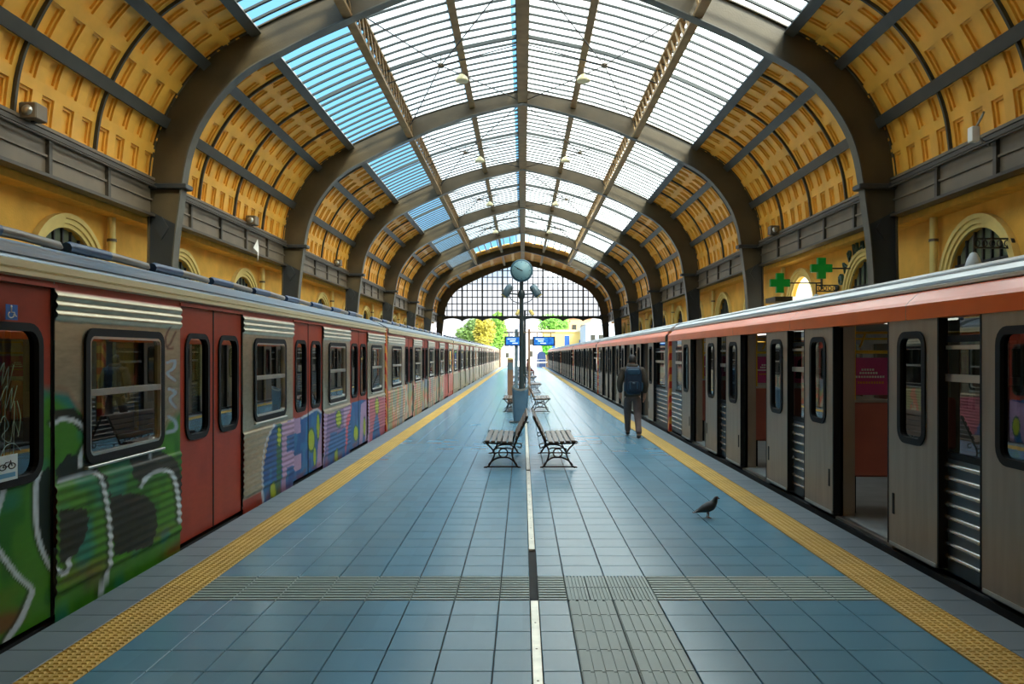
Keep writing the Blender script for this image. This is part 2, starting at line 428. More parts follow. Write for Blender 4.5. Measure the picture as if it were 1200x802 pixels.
# crossed tie rods with hubs, hanging lamps
M_rod = pm('rod_black', (.03, .03, .03), .5, .5, 0)
M_lampw = pm('lamp_enamel', lin(236, 226, 180), .35, 0, .05)
x1, z1 = SURF[PIDX[1]]
for bi in range(1, 6):
    y0 = ARCHES[bi]; ym = y0+BAY/2
    for s in (-1, 1):
        hub = (s*(x1+.55), ym, z1-.55)
        t = thing('tie_rod_cross', f'thin crossed tie rods under the {"left" if s < 0 else "right"} skylights of roof bay {["one","two","three","four","five"][bi-1]} from camera', 'tie rod', hub, group='tie rods under the skylights')
        for (ex, ey, ez) in ((s*.1, y0+.2, zr-.4), (s*.1, y0+BAY-.2, zr-.4), (s*x2, y0+.2, z2-.3), (s*x2, y0+BAY-.2, z2-.3), (s*.1, ym, zr-.3), (s*(x2-.1), ym, z2-.4)):
            MB().tube([(0, 0, 0), (ex-hub[0], ey-hub[1], ez-hub[2])], .018, 5).build('rod', M_rod, t)
        MB().lathe([(0, -.05), (.09, -.05), (.09, .05), (0, .05)], n=10).build('hub', M_girder, t)
        MB().tube([(0, 0, 0), (0, 0, .5)], .012, 5).build('hanger', M_rod, t)
        l = thing('pendant_lamp', f'cream dish lamp hanging from the {"left" if s < 0 else "right"} purlin in roof bay {["one","two","three","four","five"][bi-1]} from camera', 'lamp', (s*x1, ym+.9, z1-.28), group='dish lamps under the skylight')
        MB().tube([(0, 0, 0), (0, 0, -.22)], .025, 8).build('stem', M_girder, l)
        MB().lathe([(.03, -.2), (.08, -.22), (.16, -.3), (.2, -.38), (.2, -.43), (.1, -.4), (0, -.39)], n=18).build('dish_shade', M_lampw, l)

# ------------------------------------------------------------------ side walls, girders, windows
XW = 9.2
def arc_pts(cy, cz, r, n=16, a0=0., a1=math.pi): return [(cy+r*math.cos(a0+(a1-a0)*k/n), cz+r*math.sin(a0+(a1-a0)*k/n)) for k in range(n+1)]
M_wglass = pm('window_glass_green', lin(112, 122, 100), .12, 0, .2, 2)
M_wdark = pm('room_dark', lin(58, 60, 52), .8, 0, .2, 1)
M_lit = pm('lit_shop_white', lin(250, 240, 205), .6, 0, .02, 1, emit=.9)
M_iron = pm('window_iron', (.03, .03, .03), .5, 0, 0)
NWIN = 0
for s in (-1, 1):
    sd = 'left' if s < 0 else 'right'
    wall = MB(); R0 = 1.12; CZ = 3.12
    cells = []
    for bi in range(8):
        for (a, b, c) in ((0, 5.45, 3.05), (5.45, BAY, 7.95)): cells.append((ARCHES[bi]+a, ARCHES[bi]+b, ARCHES[bi]+c))
    for (a, b, c) in cells:
        poly = [(a, -1), (a, 6.4), (b, 6.4), (b, -1), (c+R0, -1)]+arc_pts(c, CZ, R0)+[(c-R0, -1)]
        n = len(poly); wall.add([(s*XW, y, z) for y, z in poly], [tuple(range(n))])
        rv = [(c+R0, -1)]+arc_pts(c, CZ, R0)+[(c-R0, -1)]
        vs = [(s*(XW+d), y, z) for (y, z) in rv for d in (0, .35)]
        wall.add(vs, [(2*k, 2*k+1, 2*k+3, 2*k+2) for k in range(len(rv)-1)])
    wall.quad((s*XW, -3, -1), (s*XW, -3, 6.4), (s*XW, -2, 6.4), (s*XW, -2, -1))
    wall.build('wall_'+sd, M_wall, label=f'{sd} ochre plaster wall of the hall behind the train', cat='wall', kind='structure')
    MB().box(*sorted((s*(XW-.42), s*XW)), -3, YEND, 4.72, 4.86).build(f'trim_{1 if s<0 else 2}', pm('cornice_orange', lin(236, 180, 66), .7), label=f'plain ochre cornice along the top of the {sd} wall', cat='cornice', kind='structure')
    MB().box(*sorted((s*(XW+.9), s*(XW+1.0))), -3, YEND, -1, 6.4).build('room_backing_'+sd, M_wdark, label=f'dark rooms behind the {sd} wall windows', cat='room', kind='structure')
    # girder with stiffeners, between the columns
    for bi in range(8):
        y0 = ARCHES[bi]
        g = thing('springing_girder', f'brown riveted girder under the {sd} gold panels in roof bay {["behind camera","one","two","three","four","five","six","seven"][bi]} from camera', 'girder', (s*8.52, y0, 4.86), group='wall girders at the foot of the roof')
        MB().box(-.03, .03, .1, BAY-.1, 0, .74).build('web', M_girder, g)
        MB().box(-.16, .16, .1, BAY-.1, .68, .76).build('top_flange', M_gird2, g)
        MB().box(-.14, .14, .1, BAY-.1, -.03, .03).build('bottom_flange', M_gird2, g)
        MB().tube([(-s*.2, .15, .62), (-s*.2, BAY-.15, .62)], .025, 6).build('conduit', M_gird2, g)
        me = MB().box(-.1, .1, -.05, .05, .03, .7).mesh('stiffener', M_gird2)
        for k in range(1, 5): link('stiffener', me, g, (0, BAY*k/5, 0))
    MB().box(*sorted((s*8.45, s*XW)), -3, YEND, 5.2, 5.24).build(f'trim_{3 if s<0 else 4}', M_girder, label=f'soffit board between girder and {sd} wall', cat='soffit', kind='structure')
    MB().box(*sorted((s*8.4, s*(XW+.2))), -3, YEND, 5.66, 5.72).build(f'trim_{5 if s<0 else 6}', M_girder, label=f'ledge on top of the {sd} girder', cat='ledge', kind='structure')
    # downpipes beside each column
    for i, y in enumerate(ARCHES[1:-1]):
        d = thing('downpipe', f'cream rain pipe against the {sd} wall beside the {ORD[i]} arch', 'pipe', (s*(XW-.16), y-.75, 0), group='rain pipes on the side walls')
        MB().tube([(0, 0, 0), (0, 0, 4.7)], .08, 10).build('pipe', M_mould, d)
        for zz in (3.2, 4.2): MB().lathe([(.1, -.03), (.1, .03)], (0, 0, zz), 10).build('clip', M_girder, d)
    # windows: moulded arch, muntins, panes
    for k, (a, b, c) in enumerate(cells):
        if c < 5 and k > 1: continue
        if c < 0: continue
        NWIN += 1
        w = thing(f'window_{NWIN}', f'arched window with cream moulding in the {sd} wall, number {["one","two","three","four","five","six","seven","eight","nine","ten","eleven","twelve","thirteen","fourteen","fifteen","sixteen"][k]} from camera', 'window', (s*XW, c, CZ), group='arched wall windows', kind='structure')
        for (r0, r1, th) in ((R0, 1.2, .05), (1.2, 1.3, .09), (1.3, 1.4, .13)):
            m = MB(); n = 22; vs = []
            lo = [(r0, -4)]+[None]
            for d in (0, th):
                for rr in (r0, r1):
                    vs += [(-s*d, rr, -3.9)]+[(-s*d, y, z) for y, z in arc_pts(0, 0, rr, n)]+[(-s*d, -rr, -3.9)]
            q = n+3; fs = []
            for j in range(q-1):
                fs += [(2*q+j, 2*q+j+1, 3*q+j+1, 3*q+j), (j, j+1, 2*q+j+1, 2*q+j), (q+j, q+j+1, 3*q+j+1, 3*q+j)]
            m.add(vs, fs); m.build('arch_moulding', M_mould, w)
        lit = (s > 0 and abs(c-(ARCHES[2]+7.95)) < .1)
        ps = [(.1*s, R0, -3.9)]+[(.1*s, y, z) for y, z in arc_pts(0, 0, R0)]+[(.1*s, -R0, -3.9)]
        MB().add(ps, [tuple(range(len(ps)))]).build('pane', M_lit if lit else M_wglass, w)
        if not lit:
            for j in range(-3, 4):
                y = j*.3; zt = math.sqrt(max(R0*R0-y*y, .01)); MB().box(*sorted((.05*s, .1*s)), y-.02, y+.02, -3.9, zt).build('muntin', M_iron, w)
            for zz in (-.6, 0.0, .45):
                hw_ = R0 if zz <= 0 else math.sqrt(R0*R0-zz*zz); MB().box(*sorted((.05*s, .1*s)), -hw_, hw_, zz-.02, zz+.02).build('transom', M_iron, w)
MB().box(-12, 12, -3.2, -3.0, -1, 12).build('wall_back', M_wall, label='ochre end wall of the hall behind the camera', cat='wall', kind='structure')
# ------------------------------------------------------------------ glazed gable
gab = thing('window_40', 'glazed gable screen with dark grid bars above the far opening', 'window', (0, YEND, 0), kind='structure')
ZG = 5.35
prof = [(x, z) for x, z in IN_F if z > ZG]
def gz(x):
    ax = abs(x)
    for a, b in zip(IN_F, IN_F[1:]):
        if a[0] <= ax <= b[0]: return a[1]+(b[1]-a[1])*(ax-a[0])/(b[0]-a[0]+1e-9)
    return ZG
poly = [(-x, 0, z) for x, z in reversed(prof)]+[(x, 0, z) for x, z in prof[1:]]
poly = [(-prof[-1][0], 0, ZG)]+poly+[(prof[-1][0], 0, ZG)]
M_gabg = glass('gable_glass', (.93, .95, .97), .0, .1, 0, (1, 1, 1), 1.06)
MB().add(poly, [tuple(range(len(poly)))]).build('pane', M_gabg, gab)
for k in range(-15, 16):
    x = k*.5; zt = gz(x)
    if zt-ZG > .1: MB().box(x-(.08 if k % 4 == 0 else .045), x+(.08 if k % 4 == 0 else .045), -.06, .02, ZG, zt).build('mullion', M_leg, gab)
for k in range(0, 8):
    z = ZG+.66*k; xs = max([x for x, zz in prof if zz >= z] or [0])
    if xs: MB().box(-xs, xs, -.05, .02, z-.045, z+.045).build('transom', M_leg, gab)
m = MB(); sw = 2.0
for k in range(-4, 4):
    top = ZG+.12; pl = [(k*sw, top), (k*sw, ZG-.42)]+[(k*sw+sw*j/12, ZG-.42+.3*math.sin(math.pi*j/12)**.6) for j in range(1, 12)]+[(k*sw+sw, ZG-.42), (k*sw+sw, top)]
    m.prism(pl, 'y', -.12, .06)
m.build('scalloped_valance', M_leg, gab)

# ------------------------------------------------------------------ floor: platform with tiles
T = .309
XL, XR = -2.96, 3.11
Y0T = 5.53                      # a cross joint: near edge of the ribbed warning strip
def tile_mat(name, rgb, rough, var, scuff=.12):
    m = pm(name, rgb, rough, 0, 0); t = m.node_tree; p = t.nodes['Principled BSDF']
    geo = N(t, 'ShaderNodeNewGeometry'); mp = N(t, 'ShaderNodeVectorMath', operation='SCALE'); mp.inputs['Scale'].default_value = 1/T
    t.links.new(geo.outputs['Position'], mp.inputs[0])
    fl = N(t, 'ShaderNodeVectorMath', operation='FLOOR'); t.links.new(mp.outputs[0], fl.inputs[0])
    wn = N(t, 'ShaderNodeTexWhiteNoise', noise_dimensions='2D'); t.links.new(fl.outputs[0], wn.inputs['Vector'])
    a = mix_rgb(t, wn.outputs[0], tuple(c*(1-var) for c in rgb), tuple(c*(1+var) for c in rgb))
    nz_ = N(t, 'ShaderNodeTexNoise'); nz_.inputs['Scale'].default_value = .35; nz_.inputs['Detail'].default_value = 2; t.links.new(geo.outputs['Position'], nz_.inputs['Vector'])
    b = mix_rgb(t, math_node(t, 'MULTIPLY', nz_.outputs[0], scuff), a, (.36, .40, .38))
    t.links.new(b, p.inputs['Base Color'])
    t.links.new(math_node(t, 'ADD', math_node(t, 'MULTIPLY', nz_.outputs[0], .05), rough-.02), p.inputs['Roughness'])
    return m
M_tile = tile_mat('blue_floor_tile', lin(80, 134, 160), .22, .06)
M_ribt = tile_mat('ribbed_grey_tile', lin(134, 154, 152), .45, .05)
M_yel = tile_mat('yellow_tactile', lin(204, 166, 68), .6, .08, .12)
M_cop = tile_mat('grey_coping', lin(104, 120, 132), .5, .06)
M_grout = pm('dark_grout', (.035, .04, .042), .9, 0, .2, 3)
M_strip = pm('worn_steel_strip', lin(226, 222, 206), .35, .6, .15, 8)
plat = MB().box(XL, XR, -3, 104, -1.1, -.012).build('floor', M_grout, label='raised island platform with blue tiles between the two trains', cat='platform', kind='structure')
def tile_mb(x0, x1, y0, y1, m=None, g=.003, z=0.):
    m = m or MB(); c = .003
    a0, a1, b0, b1 = x0+g, x1-g, y0+g, y1-g
    m.add([(a0,b0,-.012),(a1,b0,-.012),(a1,b1,-.012),(a0,b1,-.012),(a0,b0,z-c),(a1,b0,z-c),(a1,b1,z-c),(a0,b1,z-c),(a0+c,b0+c,z),(a1-c,b0+c,z),(a1-c,b1-c,z),(a0+c,b1-c,z)],
      [(8,9,10,11)]+[(i, (i+1) % 4, 4+(i+1) % 4, 4+i) for i in range(4)]+[(4+i, 4+(i+1) % 4, 8+(i+1) % 4, 8+i) for i in range(4)]); return m
# columns of plain tile between the yellow strips
cols = []
x = -.161
while x > -2.32: cols.append((x-T, x)); x -= T
cols = [(max(a, -2.325), b) for a, b in cols]
cols += [(-.161, .052), (.108, .312)]
x = .312
while x < 2.45: cols.append((x, x+T)); x += T
cols = [(a, min(b, 2.487)) for a, b in cols]
rows = []; y = Y0T
while y > -3: rows.append((y-T, y)); y -= T
y = 6.13
while y < 103.6: rows.append((y, y+T)); y += T
rows.sort()
STR0, STR1 = Y0T, 6.13
cand = []; far = MB(); tmesh = {}
def shared_tile(w, d, mat, name, fn=None):
    k = (round(w, 3), round(d, 3), name)
    if k not in tmesh: tmesh[k] = (fn or (lambda: tile_mb(0, w, 0, d)))().mesh(name, mat)
    return tmesh[k]
for (a, b) in cols:
    for (y0, y1) in rows:
        if a > .3 and b < .95 and y1 <= Y0T+.01: continue
        if y1 > 3.95: cand.append((y1*1.0+abs((a+b)/2)*.3, a, b, y0, y1))
        else: tile_mb(a, b, y0, y1, far)
cand.sort()
for i, (_, a, b, y0, y1) in enumerate(cand):
    if i < 295: link('floor_tile', shared_tile(b-a, y1-y0, M_tile, 'floor_tile'), plat, (a, y0, 0))
    else: tile_mb(a, b, y0, y1, far)
far.build('far_floor_tiles', M_tile, plat, kind='stuff')
# ribbed strip across the platform: bars along x
def ribbed_x(w, d, n=5):
    m = tile_mb(0, w, 0, d, z=-.004)
    for k in range(n):
        c = d*(k+.5)/n; m.box(.006, w-.006, c-d*.3/n, c+d*.3/n, -.004, .003)
    return m
def ribbed_y(w, d, n=5):
    m = tile_mb(0, w, 0, d, z=-.004)
    for k in range(n):
        c = w*(k+.5)/n; m.box(c-w*.33/n, c+w*.33/n, .004, d-.004, -.004, .003)
    return m
for (a, b) in cols:
    if a > .3 and b < .95:
        for j in range(2):
            for i2 in range(2): link('studded_tile', shared_tile((b-a)/2, .3, M_ribt, 'studded_tile', lambda: ribbed_y((b-a)/2, .3, 6)), plat, (a+i2*(b-a)/2, STR0+j*.3, 0))
    else:
        for j in range(2): link('ribbed_tile', shared_tile(b-a, .3, M_ribt, 'ribbed_tile', lambda: ribbed_x(b-a, .3)), plat, (a, STR0+j*.3, 0))
for (y0, y1) in rows:
    if y1 > Y0T+.01 or y1 < 3.6: continue
    for (a, b) in ((.312, .621), (.621, .93)): link('guide_tile', shared_tile(b-a, T, M_ribt, 'guide_tile', lambda: ribbed_y(b-a, T)), plat, (a, y0, 0))
# yellow tactile tiles and coping slabs on both edges
def studded(w, d):
    m = tile_mb(0, w, 0, d)
    for i in range(6):
        for j in range(7):
            cx, cy = w*(i+.5)/6, d*(j+.5)/7
            m.add([(cx-.017, cy-.013, 0), (cx+.017, cy-.013, 0), (cx+.017, cy+.013, 0), (cx-.017, cy+.013, 0), (cx-.011, cy-.008, .006), (cx+.011, cy-.008, .006), (cx+.011, cy+.008, .006), (cx-.011, cy+.008, .006)],
                  [(4,5,6,7)]+[(q, (q+1) % 4, 4+(q+1) % 4, 4+q) for q in range(4)])
    return m
fy, fc = MB(), MB()
allrows = [r for r in rows]+[(STR0, STR0+.3), (STR0+.3, STR1)]; allrows.sort()
for (a, b, nm, mt, fb) in ((-2.635, -2.325, 'tactile_tile', M_yel, fy), (2.487, 2.797, 'tactile_tile', M_yel, fy), (XL, -2.635, 'coping_slab', M_cop, fc), (2.797, XR, 'coping_slab', M_cop, fc)):
    cnt = 0
    for (y0, y1) in allrows:
        if y1 > 3.6 and cnt < 110 and nm == 'tactile_tile' or y1 > 3.6 and cnt < 70:
            cnt += 1
            link(nm, shared_tile(b-a, y1-y0, mt, nm, (lambda: studded(b-a, y1-y0)) if nm == 'tactile_tile' else None), plat, (a, y0, 0))
        else: tile_mb(a, b, y0, y1, fb)
fy.build('far_tactile_tiles', M_yel, plat, kind='stuff'); fc.build('far_coping_slabs', M_cop, plat, kind='stuff')
# cover strip over the expansion joint
for (ya, yb) in ((-3, 5.5), (6.95, 11.6), (11.75, 18.5), (18.6, 30), (30.1, 60)):
    m = MB().bbox(.054, .106, ya, yb, -.01, .008, .002)
    st = m.build('joint_cover_strip', M_strip, plat)
    yy = ya+.4
    while yy < min(yb, 14):
        MB().lathe([(0, .0095), (.006, .0095), (.007, .008)], (.08, yy, 0), 8).build('screw', M_girder, st); yy += .45
# track beds and side walks
for s in (-1, 1):
    sd = 'left' if s < 0 else 'right'
    MB().box(*sorted((XL if s < 0 else XR, s*6.4)), -3, 104, -1.2, -1.1).build('floor_track_'+sd, M_dark, label=f'dark track bed under the {sd} train', cat='track bed', kind='structure')
    MB().box(*sorted((s*6.4, s*10.2)), -3, YEND, -1.2, -.02).build('floor_walk_'+sd, M_concrete, label=f'side walkway behind the {sd} train', cat='walkway', kind='structure')

# ------------------------------------------------------------------ trains
def rr_loop(y0, y1, z0, z1, r, n=5):
    out = []
    for (cy, cz, a) in ((y1-r, z1-r, 0), (y0+r, z1-r, 90), (y0+r, z0+r, 180), (y1-r, z0+r, 270)):
        for k in range(n+1):
            t = R(a+90*k/n); out.append((cy+r*math.cos(t), cz+r*math.sin(t)))
    return out
def in_rr(Y, Z, y0, y1, z0, z1, r):
    dy = np.maximum(np.maximum(y0+r-Y, Y-(y1-r)), 0); dz = np.maximum(np.maximum(z0+r-Z, Z-(z1-r)), 0)
    return (Y > y0) & (Y < y1) & (Z > z0) & (Z < z1) & (dy*dy+dz*dz < r*r+1e-9)
def ring(m, y0, y1, z0, z1, r, wi, wo, x_out, x_in):
    """rounded rectangular frame: wi overlaps inwards, wo outwards; x_out is the face towards the platform"""
    o = rr_loop(y0-wo, y1+wo, z0-wo, z1+wo, r+wo); i = rr_loop(y0+wi, y1-wi, z0+wi, z1-wi, max(r-wi, .01)); n = len(o)
    vs = [(x_in, *p) for p in o]+[(x_out, *p) for p in o]+[(x_out, *p) for p in i]+[(x_in, *p) for p in i]; fs = []
    for k in range(3):
        for j in range(n): fs.append((k*n+j, k*n+(j+1) % n, (k+1)*n+(j+1) % n, (k+1)*n+j))
    return m.add(vs, fs)
def pane_rr(y0, y1, z0, z1, r, x):
    l = rr_loop(y0, y1, z0, z1, r); return MB().add([(x, *p) for p in l], [tuple(range(len(l)))])
def paint_mat(name, base, brough, bmetal, prough=.42):
    """bare metal wherever the painted attribute has no cover"""
    m = bpy.data.materials.new(name); m.use_nodes = True; t = m.node_tree; p = t.nodes['Principled BSDF']
    p.inputs['Specular IOR Level'].default_value = .28
    at = N(t, 'ShaderNodeAttribute', attribute_name='paint')
    co = N(t, 'ShaderNodeTexCoord'); mp = N(t, 'ShaderNodeMapping'); mp.inputs['Scale'].default_value = (1, 3, 12); t.links.new(co.outputs['Object'], mp.inputs[0])
    n = N(t, 'ShaderNodeTexNoise'); n.inputs['Scale'].default_value = 2.2; n.inputs['Detail'].default_value = 5; t.links.new(mp.outputs[0], n.inputs['Vector'])
    b = mix_rgb(t, n.outputs[0], tuple(c*.62 for c in base), tuple(min(1, c*1.3) for c in base))
    pt_ = mix_rgb(t, 1.0, at.outputs['Color'], mix_rgb(t, n.outputs[0], (.8, .8, .8), (1.15, 1.15, 1.15)), 'MULTIPLY')
    c = mix_rgb(t, at.outputs['Alpha'], b, pt_); t.links.new(c, p.inputs['Base Color'])
    mm = N(t, 'ShaderNodeMix'); mm.inputs[2].default_value = bmetal; mm.inputs[3].default_value = 0; t.links.new(at.outputs['Alpha'], mm.inputs[0]); t.links.new(mm.outputs[0], p.inputs['Metallic'])
    mr = N(t, 'ShaderNodeMix'); mr.inputs[2].default_value = brough; mr.inputs[3].default_value = prough; t.links.new(at.outputs['Alpha'], mr.inputs[0]); t.links.new(mr.outputs[0], p.inputs['Roughness'])
    bp = N(t, 'ShaderNodeBump'); bp.inputs['Strength'].default_value = .06; bp.inputs['Distance'].default_value = .05
    n2 = N(t, 'ShaderNodeTexNoise'); n2.inputs['Scale'].default_value = 3; t.links.new(co.outputs['Object'], n2.inputs['Vector'])
    t.links.new(n2.outputs[0], bp.inputs['Height']); t.links.new(bp.outputs[0], p.inputs['Normal'])
    return m
M_side = paint_mat('stainless_side', lin(178, 168, 142), .3, .75)
RED = lin(166, 60, 36); REDd = lin(132, 46, 30)
M_alu = pm('aluminium_trim', lin(196, 196, 188), .28, .8, .12, 3)
M_cream = pm('cream_gutter', lin(224, 214, 178), .35, .35, .1, 2, stretch=(1, .3, 4))
M_roofL = pm('roof_silver_blue', lin(150, 166, 178), .3, .6, .15, 2, stretch=(1, .3, 4))
M_pane = glass('train_glass', (.26, .30, .29), .22, .01)
M_panel = pm('interior_panel', lin(150, 146, 130), .6)
M_seat = pm('salmon_seat', lin(186, 104, 88), .6, 0, .08)
M_pole = pm('yellow_handrail', lin(236, 190, 40), .35, 0, .05)
M_carfloor = pm('car_floor', lin(150, 158, 160), .5)
M_bluep = pm('blue_hose', lin(44, 76, 116), .4, 0, .15)
M_under = pm('underframe', (.012, .013, .015), .8, 0, .2)

def grid_mesh(name, ys, zs, dx, hole, painter, mat, s, yoff):
    """side sheet in local (inward a, y, z); dx(z)= outward relief; painter gets world y,z"""
    Y, Z = np.meshgrid(np.array(ys), np.array(zs), indexing='ij'); ny, nz_ = Y.shape
    X = -s*np.array([dx(z) for z in zs])[None, :].repeat(ny, 0)
    vs = np.stack([X, Y, Z], -1).reshape(-1, 3)
    idx = np.arange(ny*nz_).reshape(ny, nz_)
    yc = (Y[:-1, :-1]+Y[1:, 1:])/2; zc = (Z[:-1, :-1]+Z[1:, 1:])/2
    keep = ~hole(yc, zc) if hole else np.ones_like(yc, bool)
    q = np.stack([idx[:-1, :-1], idx[1:, :-1], idx[1:, 1:], idx[:-1, 1:]], -1)[keep]
    me = bpy.data.meshes.new(name); me.from_pydata(vs.tolist(), [], q.tolist()); me.materials.append(mat)
    me.polygons.foreach_set('use_smooth', [True]*len(me.polygons))
    col = painter(Y.ravel()+yoff, Z.ravel()).astype(np.float32)
    at = me.attributes.new('paint', 'FLOAT_COLOR', 'POINT'); at.data.foreach_set('color', col.ravel()); me.update(); return me
def span(a, b, res, extra=()):
    n = max(1, int(math.ceil((b-a)/res))); v = [a+(b-a)*k/n for k in range(n+1)]+[e for e in extra if a < e < b]
    return sorted(set(round(x_, 5) for x_ in v))
def zlist(res):
    out = [-.06, .0, .10, .125]
    for k in range(11): out += [.13+.065*(k+q) for q in (.12, .32, .5, .68, .88)]
    out += span(.85, 1.92, res)+[.95, 1.86]
    for k in range(3): out += [1.925+.06*(k+q) for q in (.1, .3, .5, .7, .9)]
    out += [2.115, 2.12, 2.17]
    return sorted(set(round(z, 4) for z in out))
def relief(z):
    if .13 < z < .845: q = ((z-.13)/.065) % 1; return .018*math.sin(math.pi*q)**.8
    if 1.925 < z < 2.105: q = ((z-1.925)/.06) % 1; return .022*math.sin(math.pi*q)**.8
    return 0.
XSL = -3.02
# ---- graffiti: flat paint given in photo pixels on the side plane of the left train
def px_of(Y, Z): return CX+F*XSL/Y, CY+F*(H-Z)/Y
def in_poly(px, py, poly):
    c = np.zeros(px.shape, bool); n = len(poly)
    for i in range(n):
        x1_, y1_ = poly[i]; x2_, y2_ = poly[(i+1) % n]
        if y1_ == y2_: continue
        k = ((y1_ > py) != (y2_ > py)) & (px < (x2_-x1_)*(py-y1_)/(y2_-y1_)+x1_); c ^= k
    return c
def stroke_d(px, py, pts):
    d = np.full(px.shape, 1e9)
    pts = catmull(pts, 5) if len(pts) > 2 else pts
    for (ax, ay), (bx, by) in zip(pts, pts[1:]):
        vx, vy = bx-ax, by-ay; l = vx*vx+vy*vy+1e-9
        t = np.clip(((px-ax)*vx+(py-ay)*vy)/l, 0, 1); d = np.minimum(d, np.hypot(px-ax-t*vx, py-ay-t*vy))
    return d
def hashn(a, b=0.):
    v = np.sin(a*127.1+b*311.7)*43758.5453; return v-np.floor(v)
def vnoise(a, b):
    ia, ib = np.floor(a), np.floor(b); fa, fb = a-ia, b-ib; fa = fa*fa*(3-2*fa); fb = fb*fb*(3-2*fb)
    return (hashn(ia, ib)*(1-fa)+hashn(ia+1, ib)*fa)*(1-fb)+(hashn(ia, ib+1)*(1-fa)+hashn(ia+1, ib+1)*fa)*fb
def put(col, mask, rgb, al=1.):
    m = np.clip(mask.astype(float), 0, 1)[:, None]; m = m*al
    col[:, :3] = col[:, :3]*(1-m)+np.array(rgb)*m; col[:, 3:] = np.maximum(col[:, 3:], m)
def soft(d, w, e=1.2): return np.clip((w+e-d)/e, 0, 1)
GREEN = lin(62, 128, 22); TEAL = lin(20, 118, 112); INK = lin(14, 15, 14); PALE = lin(196, 210, 220)
def base_paint(Y, Z, door):
    col = np.zeros((len(Y), 4)); col[:, :3] = RED
    n = vnoise(Y*5, Z*5)
    if door: col[:, 3] = 1; put(col, n, REDd, .55)
    else:
        put(col, (Z < .115) | (Z > 2.11), RED); put(col, (Z < .115), REDd, .6)
    return col
def paint_near(Y, Z, door):
    col = base_paint(Y, Z, door); px, py = px_of(Y, Z); n = vnoise(Y*7, Z*7)
    # ---- green piece
    reg = (px < 212.5)
    top = np.interp(px, [-200, 30, 48, 62, 75, 95, 110, 185, 198, 212], [470, 462, 455, 458, 468, 482, 520, 520, 486, 478])
    up = np.interp(px, [-200, 46, 80, 110, 186, 212], [440, 447, 452, 500, 515, 470])
    put(col, reg*np.clip((py-up)/14, 0, 1), TEAL); put(col, reg*np.clip((py-top)/12, 0, 1), GREEN)
    g = reg & (py > top)
    put(col, g*np.clip((n-.55)*4, 0, 1), lin(34, 104, 20)); put(col, g*np.clip((vnoise(Y*4+9, Z*6)-.6)*4, 0, 1), TEAL, .8)
    put(col, reg*np.clip((vnoise(Y*3+3, Z*9+5)-.45)*3, 0, 1)*np.clip((py-np.interp(px, [0, 212], [690, 600]))/40, 0, 1), lin(116, 62, 26), .85)
    for p in ([(64,552),(80,532),(106,540),(124,560),(131,640),(128,580),(113,556),(92,559),(69,566)], [(68,598),(98,596),(102,606),(99,628),(88,648),(72,660),(68,660)], [(128,584),(148,578),(168,580),(180,592),(183,618),(176,640),(132,652)],
              [(152,532),(180,524),(204,538),(212,560),(212,600),(206,575),(196,552),(178,553),(166,566),(154,560)], [(46,560),(62,545),(66,650),(58,655),(46,620)], [(60,480),(85,478),(108,500),(116,532),(106,520),(84,494),(64,496)]):
        put(col, in_poly(px, py, p), INK, .96)
    for pts, w in (([(9.6,555),(6,580),(-2,606)], 2.6), ([(-4,638),(12,660),(26,678),(40,691),(38,701),(26,729),(12,749),(3,768)], 2.6), ([(49,554),(45,571),(45,604),(48,631),(58,658),(69,672),(77,669),(79,656)], 2.2),
                   ([(69,565),(90,559),(110,554),(117,562),(122,582),(126,610),(128,640),(127,665),(120,690),(114,702)], 1.8), ([(164,570),(170,560),(182,553),(195,552),(203,562),(208,590),(209,612)], 1.8),
                   ([(63,497),(72,492),(86,493),(99,502),(107,516)], 2), ([(104,516),(95,533),(94,546)], 2), ([(176,519),(176,536)], 1.2)):
        d = stroke_d(px+2.5, py+1, pts); put(col, soft(d, w*1.1, 2.5)*(px < 212.5), INK, .7)
        put(col, soft(stroke_d(px, py, pts), w)*(px < 212.5), PALE)
    if not door:
        for pts in ([(199,384),(194,396),(195,406)], [(206,389),(200,402),(196,408),(203,408)]): put(col, soft(stroke_d(px, py, pts), .8, .8), INK, .8)
        for pts in ([(196,425),(205,423),(203,432),(196,438),(205,446)], [(198,456),(206,460),(199,468),(206,478)], [(197,488),(205,494),(206,503),(196,507)]): put(col, soft(stroke_d(px, py, pts), 1.5, 1.2), lin(150, 170, 186))
    # ---- blue and lilac letters
    reg2 = (px > 300) & (px < 452)
    topb = np.interp(px, [306, 308, 313, 321, 330, 345, 353, 362, 372, 378, 385, 410, 420, 432, 442, 450], [560, 530, 512, 497, 496, 491, 489, 486, 480, 484, 486, 474, 470, 468, 465, 466])
    b = reg2 & (py > topb) & (px > np.interp(py, [490, 556, 590], [318, 306, 309]))
    put(col, b, lin(10, 76, 142)); put(col, b*np.clip((n-.5)*4, 0, 1), lin(40, 120, 170), .6)
    LIL = lin(168, 140, 178); LIME = lin(160, 180, 40); DKG = lin(24, 92, 70); PNK = lin(196, 84, 104)
    put(col, b & (px > 381) & (px < 413), lin(120, 100, 150)); put(col, b & (px > 430), lin(176, 92, 110))
    put(col, b & (px > 323) & (px < 329), DKG)
    for p in ([(329,497),(345,491),(345,508),(335,511),(335,530),(345,528),(345,545),(335,548),(335,572),(345,568),(345,576),(330,584)], [(345,490),(353,487),(354,507),(345,509)], [(345,536),(354,532),(354,550),(345,553)], [(378,485),(383,482),(379,552),(372,556),(374,520)],
              [(424,474),(432,468),(433,520),(429,522),(428,490),(425,524),(422,526)], [(402,478),(411,474),(411,486),(405,490),(405,530),(402,532)]):
        put(col, b & in_poly(px, py, p), LIL)
